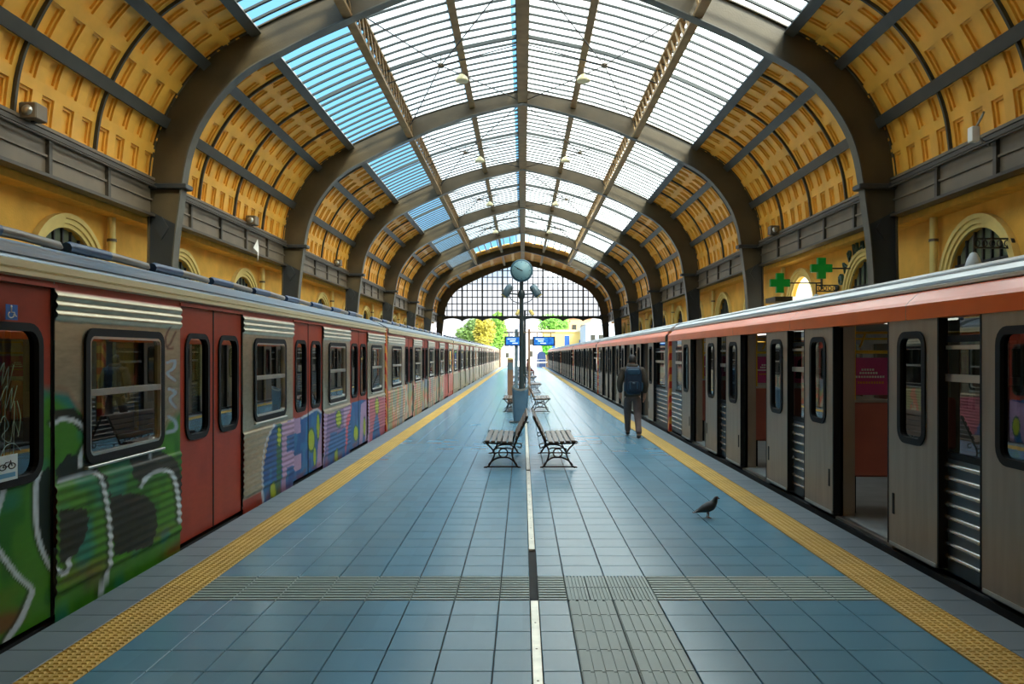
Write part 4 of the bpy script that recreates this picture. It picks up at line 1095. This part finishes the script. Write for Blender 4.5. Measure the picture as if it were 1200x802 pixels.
MB().bbox(-.1, .1, -.09, .09, .0, 1.5, .012).build('body', pm('brown_cabinet', lin(128, 96, 74), .5), tt)
MB().bbox(-.08, .08, -.11, -.09, 1.15, 1.4, .004).build('front_panel', M_pole3, tt); MB().bbox(-.11, .11, -.1, .1, 1.5, 1.56, .01).build('cap', M_mould, tt)

# ------------------------------------------------------------------ fittings on the walls
M_green = pm('pharmacy_green', lin(18, 122, 40), .35, 0, .06, emit=.05)
def cross_poly(r, t): return [(-t, -r), (t, -r), (t, -t), (r, -t), (r, t), (t, t), (t, r), (-t, r), (-t, t), (-r, t), (-r, -t), (-t, -t)]
for (x_, y_, z_, nm, sz) in ((8.3, 22.3, 4.08, 'upper green pharmacy cross beside the arched letter sign', .29), (7.9, 24.65, 3.88, 'lower green pharmacy cross left of the other cross, beside the steel column', .3)):
    c = thing('pharmacy_cross', nm, 'sign', (x_, y_, z_), group='pharmacy crosses')
    MB().prism(cross_poly(sz, sz*.38), 'y', -.06, .06).build('cross_body', M_green, c)
    MB().prism(cross_poly(sz*.96, sz*.34), 'y', -.068, -.06).build('cross_face', pm('green_face', lin(10, 110, 34), .3, 0, .1, emit=.12), c)
    MB().tube([(0, 0, .0), (XW-x_, 0, 0)], .02, 8).build('bracket', M_iron, c)
    MB().bbox(XW-x_-.03, XW-x_, -.06, .06, -.2, .2, .005).build('wall_plate', M_iron, c)
aw = thing('shop_awning', 'small dark shop canopy with white end panel under the lower cross', 'awning', (7.9, 25.2, 3.42))
MB().bbox(.0, 1.2, -.1, .9, -.08, .08, .01).build('canopy', pm('canopy_dark', lin(70, 58, 44), .6), aw)
MB().bbox(.55, 1.2, -.13, -.1, -.07, .07, .005).build('white_panel', M_lit, aw)
# arched letter sign over the pharmacy window: individual cut letters
sg = thing('arched_letter_sign', 'dark green cut letters following the arch above pharmacy window', 'sign', (XW-.12, ARCHES[2]+3.05, 3.0))
word = 'ΦΑΡΜΑΚΕΙΟ'
M_let = pm('letter_green', lin(60, 92, 78), .5, 0, .1)
for k, ch in enumerate(word):
    a = R(150-120*k/(len(word)-1)); r_ = 1.62
    cu = bpy.data.curves.new('letter', 'FONT'); cu.body = ch; cu.size = .42; cu.extrude = .03; cu.align_x = 'CENTER'; cu.align_y = 'CENTER'
    to = bpy.data.objects.new('letter', cu); C.objects.link(to); dg = bpy.context.evaluated_depsgraph_get(); dg.update()
    me = bpy.data.meshes.new_from_object(to.evaluated_get(dg)); bpy.data.objects.remove(to); me.materials.clear(); me.materials.append(M_let)
    o = link('letter', me, sg, (0, -r_*math.cos(a), r_*math.sin(a)))
    # seen from the hall side of the right wall (looking +x): text right is -y
    base = Matrix(((0, 0, -1), (-1, 0, 0), (0, 1, 0))).to_4x4()
    o.matrix_local = Matrix.Translation((0, -r_*math.cos(a), r_*math.sin(a))) @ Matrix.Rotation(0, 4, 'X') @ base
    o.location = (0, -r_*math.cos(a), r_*math.sin(a))
    o.rotation_euler = (Matrix.Rotation(-(R(90)-a)*-1, 3, 'X') @ base.to_3x3()).to_euler()
# bracket lamps on the right wall
def bracket_lamp(y_, z_, label, s=1, ln=.75):
    b = thing('wall_lamp', label, 'lamp', (s*(XW-.02), y_, z_), group='bracket lamps on the walls')
    MB().lathe([(0, -.06), (.09, -.06), (.09, .0), (0, .0)], (-.02*s, 0, 0), 14, 'x').build('wall_rose', M_iron, b)
    MB().box(*sorted((-s*ln, -s*.05)), -.02, .02, -.11, -.08).build('lower_bar', M_iron, b); MB().box(*sorted((-s*ln, -s*.05)), -.02, .02, .06, .09).build('upper_bar', M_iron, b)
    k = 0
    x_ = .12
    while x_ < ln-.05: MB().tube([(-s*x_+.05*math.cos(a), 0, -.01+.06*math.sin(a)) for a in [q*math.pi/4 for q in range(9)]], .012, 5).build('ring', M_iron, b); x_ += .14
    MB().tube([(-s*ln, 0, .12), (-s*ln, 0, -.2)], .02, 8).build('drop', M_iron, b)
    MB().lathe([(.03, -.18), (.06, -.2), (.11, -.3), (.15, -.44), (.13, -.46), (0, -.42)], (-s*ln, 0, 0), 18).build('opal_shade', pm('opal_glass', lin(214, 224, 228), .3, 0, .03), b)
bracket_lamp(15.0, 3.78, 'white bell lamp on iron bracket in front of the nearest right arched window')
bracket_lamp(23.3, 3.62, 'iron bracket lamp under the upper pharmacy cross', ln=.65)
bracket_lamp(33.4, 3.3, 'small bracket lamp between the first two arches behind right train', ln=.6)
# small floodlights on the girders
def flood(s, y_, label):
    f = thing('girder_floodlight', label, 'floodlight', (s*8.28, y_, 5.62), group='floodlights on the girders')
    MB().bbox(-.15, .15, -.2, .14, .02, .3, .02).build('housing', M_girder, f)
    MB().lathe([(0, -.03), (.075, -.03), (.09, 0)], (0, -.2, .16), 14, 'y').build('lens', M_alu, f)
    MB().box(-.03, .03, -.05, .05, -.0, .03).build('bracket', M_iron, f)
flood(-1, 13.6, 'box floodlight on left girder near the image edge'); flood(-1, 24.6, 'box floodlight on left girder between the first two full arches'); flood(1, 26.5, 'box floodlight on right girder between the first two full arches'); flood(-1, 36.0, 'box floodlight on left girder in the third visible bay')
wl = thing('tube_lamp', 'white tube lamp on a rod from the near right girder', 'lamp', (8.12, 14.6, 5.5))
MB().tube([(.37, 0, .0), (-.1, -.3, .12), (-.3, -1.0, .3)], .02, 8).build('rod', M_alu, wl); MB().bbox(-.36, -.22, -.75, -.6, -.12, .14, .01).build('lamp_body', M_white, wl)
gl_ = thing('paper_scrap', 'pale bird shaped scrap hanging under left girder', 'scrap', (-8.36, 24.9, 5.0))
MB().add([(0, 0, 0), (.02, .35, .32), (.0, .5, .1), (.02, .45, -.12), (0, .42, -.38), (.01, .36, -.1)], [(0, 1, 2, 3), (3, 4, 5)]).build('scrap', M_white, gl_)

# ------------------------------------------------------------------ stickers on the near left door
def sticker(y0, y1, z0, z1, bgmat, label, draw):
    t = thing('door_sticker', label, 'sticker', (XSL+.019, y0, z0), group='stickers on the near left door')
    MB().box(-.002, 0, 0, y1-y0, 0, z1-z0).build('sheet', bgmat, t); draw(t, y1-y0, z1-z0)
def draw_chair(t, w, h):
    P = lambda pts: [(.001, w*a, h*b) for a, b in pts]
    M_w = M_white
    MB().tube(P([(.45, .8), (.45, .5), (.68, .5), (.8, .25), (.88, .25)]), .004, 5).build('figure', M_w, t)
    MB().tube(P([(.42+.24*math.cos(a), .33+.19*math.sin(a)) for a in [R(q) for q in range(120, 400, 20)]]), .0035, 5).build('wheel', M_w, t)
    MB().lathe([(0, .002), (.008, .002), (.008, 0)], (.0, w*.45, h*.88), 10, 'x').build('head', M_w, t)
def draw_bike(t, w, h):
    P = lambda pts: [(.001, w*a, h*b) for a, b in pts]
    for c_ in (.28, .72): MB().tube(P([(c_+.16*math.cos(a), .55+.11*math.sin(a)) for a in [R(q) for q in range(0, 380, 30)]]), .003, 5).build('wheel', M_black, t)
    MB().tube(P([(.28, .55), (.42, .72), (.66, .72), (.5, .55), (.28, .55)]), .003, 5).build('bike_frame', M_black, t)
    MB().tube(P([(.72, .55), (.64, .78)]), .003, 5).build('fork', M_black, t); MB().box(0, .001, w*.12, w*.88, h*.12, h*.3).build('caption', pm('caption_blue', lin(90, 150, 190), .5), t)
def yz(px_, py_): Y = F*XSL/(px_-CX); return Y, H-(py_-CY)*Y/F
ya, zb = yz(3, 377); yb, zt = yz(17, 360)
sticker(ya, yb, 1.90, 1.99, pm('sign_blue', lin(34, 96, 176), .4), 'blue wheelchair sticker above the near left door window', draw_chair)
ya, _ = yz(-8, 550); yb, _ = yz(17, 550)
sticker(ya, yb, .96, 1.11, pm('sticker_white', lin(206, 222, 226), .4), 'white bicycle sticker at the foot of the near left door window', draw_bike)

# ------------------------------------------------------------------ people
M_skin = pm('skin', lin(196, 150, 124), .5, 0, .05)
M_hair = pm('hair_dark', (.018, .015, .013), .6, 0, .2, 40)
M_jacket = pm('olive_jacket', lin(70, 62, 52), .8, 0, .15, 8, .2, 60)
M_trous = pm('grey_brown_trousers', lin(98, 84, 82), .85, 0, .12, 8, .2, 60)
M_shoe = pm('dark_boot', lin(34, 38, 44), .55, 0, .1)
M_sole = pm('pale_sole', lin(150, 160, 170), .6)
M_pack = pm('backpack_navy', lin(22, 44, 66), .7, 0, .2, 10, .15, 80)
M_pack2 = pm('backpack_trim', lin(34, 74, 100), .6, 0, .15, 10)
def chain(V, E, Rd, pts, start=None):
    prev = start
    for (p, r) in pts:
        V.append(p); Rd.append(r); i = len(V)-1
        if prev is not None: E.append((prev, i))
        prev = i
    return prev
def hand(V, E, Rd, wrist_i, w, side):
    pi = chain(V, E, Rd, [((w[0], w[1]+.01, w[2]-.05), (.03, .018)), ((w[0], w[1]+.02, w[2]-.085), (.032, .016))], wrist_i)
    for k in range(4):
        dy = -.027+.018*k; l_ = (.06, .075, .07, .055)[k]
        chain(V, E, Rd, [((w[0], w[1]+.02+dy, w[2]-.105), .0085), ((w[0]-side*.012, w[1]+.025+dy, w[2]-.105-l_*.5), .008), ((w[0]-side*.03, w[1]+.028+dy, w[2]-.105-l_*.9), .007)], pi)
    chain(V, E, Rd, [((w[0]-side*.012, w[1]+.05, w[2]-.06), .010), ((w[0]-side*.018, w[1]+.066, w[2]-.09), .009), ((w[0]-side*.022, w[1]+.07, w[2]-.115), .008)], wrist_i+1)
def body(arms, legs):
    V, E, Rd = [], [], []
    t = chain(V, E, Rd, [((0, 0, .93), (.13, .09)), ((0, 0, 1.08), (.115, .08)), ((0, .0, 1.26), (.14, .09)), ((0, -.01, 1.39), (.12, .07)), ((0, .0, 1.455), .05), ((0, .015, 1.50), .055)])
    for side, a in arms.items():
        e = chain(V, E, Rd, [(a[0], .055), (a[1], .04), (a[2], .028)], 3); hand(V, E, Rd, e, a[2], side)
    for side, l in legs.items():
        chain(V, E, Rd, [(l[0], .085), (l[1], .058), (l[2], .042), (l[3], .045), (l[4], .035)], 0)
    return V, E, Rd
def head_mesh(parent, c, mat_skin, mat_hair, yaw=0):
    """face towards +y"""
    m = MB(); n = 20; k = 14; vs = []
    for i in range(k+1):
        ph = math.pi*i/k; z = math.cos(ph)
        for j in range(n):
            th = 2*math.pi*j/n; x = math.sin(ph)*math.cos(th); y = math.sin(ph)*math.sin(th)
            w = .074*(1-.22*max(0, -z)**1.2); d = .095*(1-.12*max(0, -z)) ; px_, py_, pz_ = x*w, y*d, z*.118
            if y > .5 and -.75 < z < .0: py_ += .006
            if y > .93 and -.4 < z < .05: py_ += .018*(1-abs(z+.2)/.3 if abs(z+.2) < .3 else 0)   # nose
            if y > .8 and .02 < z < .3: py_ -= .008                                               # eye line
            vs.append((px_, py_, pz_))
    m.add(vs, [(i*n+j, i*n+(j+1) % n, (i+1)*n+(j+1) % n, (i+1)*n+j) for i in range(k) for j in range(n)], True)
    h = m.build('head', mat_skin, parent, c); h.rotation_euler = (0, 0, yaw)
    for sx in (-1, 1):
        MB().lathe([(0, -.012), (.016, -.01), (.022, 0), (.014, .01), (0, .012)], (sx*.076, -.005, -.01), 10, 'x').build('ear', mat_skin, h)
        MB().lathe([(0, -.006), (.008, -.004), (.01, 0), (0, .006)], (sx*.028, .089, .02), 8, 'y').build('eye', M_black, h)
    MB().bbox(-.024, .024, .082, .094, -.062, -.05, .004).build('mouth', pm('lip', lin(150, 90, 80), .5), h)
    hm = MB(); vs = []
    for i in range(9):
        ph = math.pi*.62*i/8
        for j in range(n):
            th = 2*math.pi*j/n; y = math.sin(th)
            q = ph if y < .2 else min(ph, math.pi*.34)
            vs.append((math.sin(q)*math.cos(th)*.081, math.sin(q)*y*.102-.004, math.cos(q)*.126))
    hm.add(vs, [(i*n+j, i*n+(j+1) % n, (i+1)*n+(j+1) % n, (i+1)*n+j) for i in range(8) for j in range(n)], True)
    hm.build('hair', mat_hair, h); return h
PX, PY = 2.235, 16.35
arms = {-1: [(-.185, -.01, 1.36), (-.265, -.06, 1.10), (-.235, .05, .89)], 1: [(.185, -.01, 1.36), (.27, -.06, 1.10), (.25, .04, .88)]}
legs = {-1: [(-.09, 0, .88), (-.085, .20, .50), (-.07, .38, .10), (-.07, .46, .05), (-.075, .55, .04)], 1: [(.09, 0, .88), (.10, -.06, .49), (.10, -.42, .12), (.10, -.36, .055), (.105, -.26, .035)]}
V, E, Rd = body(arms, legs)
pe = link('person', skin_mesh('person', V, E, Rd, M_skin, 2), None, (PX, PY, 0), R(-4), 'person in dark olive jacket walking away beside right train, wearing a backpack', 'person')
V, E, Rd = [], [], []
chain(V, E, Rd, [((0, 0, .80), (.185, .14)), ((0, 0, .90), (.19, .14)), ((0, 0, 1.05), (.18, .135)), ((0, 0, 1.24), (.2, .135)), ((0, -.01, 1.385), (.165, .115)), ((0, -.01, 1.45), (.085, .085))])
for side, a in arms.items():
    w = Vector(a[2]); e = Vector(a[1]); end = e+(w-e)*.93
    chain(V, E, Rd, [(a[0], .09), (a[1], .072), (tuple(end), .054)], 4)
link('jacket', skin_mesh('jacket', V, E, Rd, M_jacket, 2), pe)
MB().lathe([(.07, 1.41), (.115, 1.42), (.13, 1.45), (.115, 1.485), (.085, 1.50), (.075, 1.46)], (0, -.035, 0), 18).build('hood', M_jacket, pe)
V, E, Rd = [], [], []
chain(V, E, Rd, [((0, 0, .97), (.15, .105)), ((0, 0, .90), (.15, .11))])
for side, l in legs.items():
    k = Vector(l[1]); an = Vector(l[2]); chain(V, E, Rd, [((l[0][0], l[0][1], .84), .115), (l[1], .085), (tuple(k+(an-k)*.6), .066), (tuple(k+(an-k)*1.06), .07)], 1)
link('trousers', skin_mesh('trousers', V, E, Rd, M_trous, 2), pe)
for side, l in legs.items():
    V, E, Rd = [], [], []
    a, b, c = Vector(l[2]), Vector(l[3]), Vector(l[4])
    chain(V, E, Rd, [(tuple(a+Vector((0, -.015, -.03))), .052), (tuple(b+Vector((0, -.05, -.0))), (.05, .046)), (tuple(b+Vector((0, .03, -.003))), (.047, .042)), (tuple(c+Vector((0, .02, .0))), (.04, .032))])
    sh = link('shoe', skin_mesh('shoe', V, E, Rd, M_shoe, 2), pe)
head_mesh(pe, (0, .02, 1.565), M_skin, M_hair, R(0))
bp_ = thing('backpack', 'dark blue hiking backpack on the back of the walking person', 'backpack', (PX, PY-.10, 1.0), R(-4))
def soft_box(w, d, h, n=3, pw_=.45):
    m = MB(); nu, nv = 24, 16; vs = []
    sp_ = lambda v: math.copysign(abs(v)**pw_, v)
    for i in range(nv+1):
        ph = -math.pi/2+math.pi*i/nv
        for j in range(nu):
            th = 2*math.pi*j/nu; vs.append((w*sp_(math.cos(ph))*sp_(math.cos(th)), d*sp_(math.cos(ph))*sp_(math.sin(th)), h*sp_(math.sin(ph))))
    m.add(vs, [(i*nu+j, i*nu+(j+1) % nu, (i+1)*nu+(j+1) % nu, (i+1)*nu+j) for i in range(nv) for j in range(nu)], True); return m
soft_box(.17, .11, .28).build('main_bag', M_pack, bp_, (0, -.10, .16))
soft_box(.12, .05, .10).build('front_pocket', M_pack, bp_, (0, -.20, .05)); soft_box(.125, .05, .06).build('top_lid', M_pack2, bp_, (0, -.17, .34))
for sx in (-1, 1):
    soft_box(.03, .06, .09).build('side_pocket', M_pack2, bp_, (sx*.16, -.1, .04))
    MB().tube([(sx*.09, -.06, .40), (sx*.11, .03, .45), (sx*.12, .16, .42), (sx*.13, .245, .3), (sx*.15, .23, .12), (sx*.155, .05, .02), (sx*.14, -.04, .0)], .02, 8).build('shoulder_strap', M_pack2, bp_)
    MB().box(sx*.07-.012, sx*.07+.012, -.262, -.25, -.0, .14).build('compression_strap', M_pack2, bp_)
MB().bbox(-.025, .025, -.265, -.25, .1, .13, .004).build('buckle', M_pole3, bp_)
# seated person far down the platform
sa = {-1: [(-.17, .0, 1.0), (-.22, .05, .76), (-.14, .3, .62)], 1: [(.17, .0, 1.0), (.22, .05, .76), (.14, .3, .62)]}
V, E, Rd = [], [], []
chain(V, E, Rd, [((0, 0, .55), (.14, .10)), ((0, 0, .75), (.13, .1)), ((0, 0, .95), (.15, .1)), ((0, .0, 1.05), (.1, .08)), ((0, .01, 1.12), .05), ((0, .015, 1.16), .05)])
for side, a in sa.items():
    e = chain(V, E, Rd, [(a[0], .06), (a[1], .045), (a[2], .03)], 2); hand(V, E, Rd, e, a[2], side)
for sx in (-1, 1): chain(V, E, Rd, [((sx*.09, .05, .52), .085), ((sx*.11, .42, .50), .06), ((sx*.11, .44, .10), .045), ((sx*.11, .47, .05), .04), ((sx*.11, .58, .04), .035)], 0)
ps_ = link('person', skin_mesh('person', V, E, Rd, pm('maroon_clothes', lin(110, 52, 46), .8), 1), None, (.36, 58.0, 0), R(-90), 'person in maroon clothes seated on a distant platform bench', 'person')
head_mesh(ps_, (0, .02, 1.24), M_skin, M_hair)
# ------------------------------------------------------------------ pigeon
M_pig = pm('pigeon_slate', lin(36, 46, 56), .55, 0, .35, 30); M_pigd = pm('pigeon_neck', lin(20, 44, 48), .35, .2, .3, 30); M_pigf = pm('pigeon_foot', lin(130, 90, 78), .6)
def loft(secs, n=14):
    """secs: (x, z, half width, half height); closed smooth body along a spine in the xz plane"""
    m = MB(); sm = catmull([tuple(q) for q in [(x_, z_, w_) for x_, z_, w_, h_ in secs]], 3); hs = catmull([(h_, 0) for x_, z_, w_, h_ in secs], 3); vs = []
    for k, (x_, z_, w_) in enumerate(sm):
        p0, p1 = sm[max(k-1, 0)], sm[min(k+1, len(sm)-1)]; tx, tz = p1[0]-p0[0], p1[1]-p0[1]; l_ = math.hypot(tx, tz); nx, nz2 = -tz/l_, tx/l_
        for j in range(n):
            a_ = 2*math.pi*j/n; hh = hs[k][0]*math.sin(a_); vs.append((x_+nx*hh, w_*math.cos(a_), z_+nz2*hh))
    K = len(sm); m.add(vs, [(k*n+j, k*n+(j+1) % n, (k+1)*n+(j+1) % n, (k+1)*n+j) for k in range(K-1) for j in range(n)]+[tuple(range(n)), tuple(range((K-1)*n, K*n))], True); return m
pg = link('pigeon', loft([(-.16, .058, .020, .005), (-.12, .066, .026, .010), (-.08, .082, .040, .026), (-.04, .097, .052, .042), (.0, .11, .056, .050), (.035, .125, .052, .050), (.06, .148, .040, .040), (.075, .172, .028, .029), (.084, .192, .022, .023), (.096, .204, .020, .020), (.108, .206, .012, .013), (.113, .206, .004, .004)]).mesh('pigeon', M_pig), None, (1.92, 8.32, 0), R(8), 'dark grey pigeon standing on the blue tiles near the yellow strip', 'pigeon')
MB().tube([(.108, 0, .203), (.12, 0, .2), (.132, 0, .194)], [.007, .005, .0015], 8).build('beak', M_pigd, pg)
for sx in (-1, 1):
    m = MB(); vs = []; n = 9
    for i in range(n):
        t_ = i/(n-1); x_ = .03-.165*t_; hh = .03*math.sin(math.pi*min(1, t_*.8+.16))**.7*(1-.6*t_); zc = .118-.052*t_; yo = (.057*(1-.62*t_*t_))*sx
        vs += [(x_, yo*.9, zc+hh), (x_, yo*1.12, zc), (x_, yo*.98, zc-hh*.8)]
    m.add(vs, [(3*i+j, 3*i+j+1, 3*i+j+4, 3*i+j+3) for i in range(n-1) for j in range(2)], True); m.build('wing', pm('pigeon_wing', lin(44, 54, 64), .55, 0, .3, 40), pg)
    MB().tube([(.0, sx*.018, .07), (.003, sx*.02, .03), (.0, sx*.02, .006)], [.011, .005, .004], 6).build('leg', M_pigf, pg)
    m = MB()
    for (dx, dy) in ((.03, 0), (.026, .013), (.026, -.013), (-.016, 0)): m.tube([(0, sx*.02, .005), (dx, sx*.02+dy, .003)], .0028, 5)
    m.build('foot', M_pigf, pg)
    MB().lathe([(0, -.002), (.004, -.001), (.004, 0)], (.098, sx*.0185, .207), 8, 'y').build('eye', pm('pigeon_eye', lin(200, 90, 30), .3), pg)
MB().tube([(.066, 0, .156), (.076, 0, .174), (.082, 0, .187)], [.0375, .0295, .0255], 12, False).build('neck_band', M_pigd, pg)

# ------------------------------------------------------------------ outside, beyond the gable
MB().box(-60, 60, YEND+.2, 400, -1.3, -1.2).build('ground', pm('yard_ground', lin(170, 165, 155), .9, 0, .1, .3), label='pale yard ground beyond the end of the hall', cat='ground', kind='structure')
def P3(px_, py_, Y): return ((px_-CX)*Y/F, Y, H-(py_-CY)*Y/F)
def tree(px_, py_, Y, rx, rz, cols, label, n=2600):
    x_, y_, z_ = P3(px_, py_, Y); t = thing('tree', label, 'tree', (x_, y_, -1.2), group='trees beyond the hall')
    zc = z_+1.2; m = MB(); rnd = random.Random(int(px_*10))
    blobs = [(rnd.uniform(-.5, .5)*rx, rnd.uniform(-.5, .5)*rx, zc+rnd.uniform(-.55, .6)*rz, rnd.uniform(.4, .65)) for _ in range(12)]
    for k in range(n):
        b = blobs[k % 12]; th = rnd.uniform(0, 2*math.pi); u = rnd.uniform(-1, 1); q = math.sqrt(1-u*u); r_ = b[3]*rnd.uniform(.75, 1.05)
        c = Vector((b[0]+rx*r_*q*math.cos(th), b[1]+rx*r_*q*math.sin(th), b[2]+rz*r_*u*.8)); s_ = rnd.uniform(.16, .34)
        d1 = Vector((rnd.gauss(0, 1), rnd.gauss(0, 1), rnd.gauss(0, .6))).normalized(); d2 = d1.orthogonal().normalized()
        m.add([c-d1*s_, c+d2*s_*.5, c+d1*s_, c-d2*s_*.5], [(0, 1, 2, 3)])
    m.build('foliage', pm('leaf_%d' % int(px_), cols, .6, 0, .45, .9), t, kind='stuff')
    MB().tube([(0, 0, 0), (.1, 0, zc*.5), (0, 0, zc)], [.28, .2, .08], 8).build('trunk', pm('bark', lin(96, 78, 60), .9), t)
tree(548, 391, 125, 2.3, 3.0, lin(92, 124, 56), 'dense dark green tree left of centre beyond the hall')
tree(568, 391, 120, 1.7, 2.8, lin(168, 160, 60), 'yellow green sunlit tree beside the dense dark tree')
tree(585, 388, 140, 1.7, 3.4, lin(130, 180, 70), 'bright light green tree just left of the posts')
tree(650, 383, 155, 3.0, 2.6, lin(120, 178, 70), 'broad light green tree behind the yellow house')
tree(641, 406, 118, .9, 1.4, lin(110, 190, 70), 'small bright shrub beside the dark blue booth', 900)
def building(x0, x1, Y, dep, z1, wallc, label, roofc=None, wins=(), winc=None, gable=0.):
    b = thing('building', label, 'building', ((x0+x1)/2, Y, -1.2), group='houses beyond the hall'); w = (x1-x0)/2; h = z1+1.2
    MB().box(-w, w, 0, dep, 0, h).build('wall', pm('facade_%d' % len(bpy.data.materials), wallc, .85, 0, .06, .5), b)
    if roofc:
        m = MB()
        if gable: m.prism([(-w-.3, h), (w+.3, h), (w*.1, h+gable)], 'y', -.3, dep+.3)
        else: m.box(-w-.3, w+.3, -.3, dep+.3, h, h+.35)
        m.build('roof', pm('roofing_%d' % len(bpy.data.materials), roofc, .8), b)
    for (xa, za, ww, wh) in wins:
        f = MB().bbox(xa-ww/2, xa+ww/2, -.06, .05, za+1.2, za+1.2+wh, .02).build('window', winc or M_wdark, b)
        MB().box(xa-ww/2+.08, xa+ww/2-.08, -.08, -.06, za+1.28, za+1.12+wh).build('pane', winc or M_wdark, f)
M_blueS = pm('blue_shutter', lin(36, 92, 170), .5)
building(-24, -11.2, 118, 14, 4.2, lin(236, 234, 236), 'long white shed with pitched pale roof at far left', lin(210, 204, 214), [(5.4, 1.2, .8, 1.2), (4.0, 1.2, .8, 1.2)], gable=3.2)
building(3.6, 11.4, 135, 10, 5.4, lin(246, 214, 130), 'low yellow house with blue shuttered window beyond the platform', lin(246, 226, 190), [(-.05, 2.9, .85, 1.9), (2.4, 2.6, .8, 1.5), (-2.4, 2.6, .8, 1.4)], M_blueS)
building(9.2, 14, 165, 10, 9.0, lin(214, 170, 130), 'tall tan house standing behind the yellow house', lin(190, 120, 90), [(-1, 6.5, .9, 1.2), (.8, 6.5, .9, 1.2)])
building(9.6, 15, 122, 12, 6.2, lin(196, 208, 220), 'grey blue building next to the right columns', lin(206, 208, 210), [(-1.6, 2.6, .7, 2.0), (-.3, 2.6, .9, 2.0)], gable=1.2)
building(-3.2, .4, 185, 10, 9.5, lin(238, 238, 244), 'white block with grey stripes behind the posts', lin(220, 220, 226), [(-1.1, .2, .7, 8.5), (.4, .2, .7, 8.5)], pm('grey_stripe', lin(150, 158, 178), .7))
building(.6, 6.0, 200, 10, 8.2, lin(238, 226, 224), 'pale pink block behind the clock post', lin(216, 200, 196), [(-1.2, 4, .8, 1.4), (1, 4, .8, 1.4), (-1.2, 1, .8, 1.4)])
building(-30, 30, 260, 8, 3.2, lin(232, 222, 214), 'long pale row of houses closing the far view', lin(206, 170, 140), [(-20+3*k, .5, 1, 1.5) for k in range(14)])
bo = thing('booth', 'dark blue rounded booth at the far end of the platform', 'booth', (2.5, 106.5, 0))
m = MB(); m.prism([(-.6, -1.2), (.6, -1.2), (.6, 1.3)]+[(.6*math.cos(R(a)), 1.3+.75*math.sin(R(a))) for a in range(20, 180, 20)]+[(-.6, 1.3)], 'y', 0, 1.2); m.build('shell', pm('booth_blue', lin(38, 62, 104), .5), bo)
MB().box(-.75, .75, -.1, -.03, .55, .65).build('counter', M_white, bo)
ra = thing('end_railing', 'low white railing across the far end of the platform', 'railing', (0, 103.6, 0))
for k in range(7): MB().tube([(-2.7+.95*k, 0, -.01), (-2.7+.95*k, 0, 1.0)], .035, 6).build('post', M_alu, ra)
for zz in (.5, 1.0): MB().tube([(-2.75, 0, zz), (3.05, 0, zz)], .035, 6).build('rail', M_alu, ra)

# scratched tag on the glass of the near left door
tg = thing('scratched_tag', 'pale scribbled tag scratched on the near left door window', 'graffiti', (XSL-.02, 0, 0))
M_scr2 = pm('scratch_pale', lin(150, 178, 170), .7, 0, 0)
for pts in ([(2,440),(9,425),(6,452),(14,430),(12,458),(20,428)], [(4,470),(12,452),(10,480),(18,455),(16,482),(24,452)], [(2,505),(8,488),(14,500),(6,512),(16,518),(20,494),(26,510)], [(8,552),(9,520),(10,470)], [(19,556),(20,515),(21,470)], [(3,540),(10,524),(20,520),(28,528)], [(24,470),(28,490),(25,512)]):
    MB().tube([(0, *yz(a, b)) for a, b in catmull(pts, 4)], .0028, 4).build('scratch', M_scr2, tg)
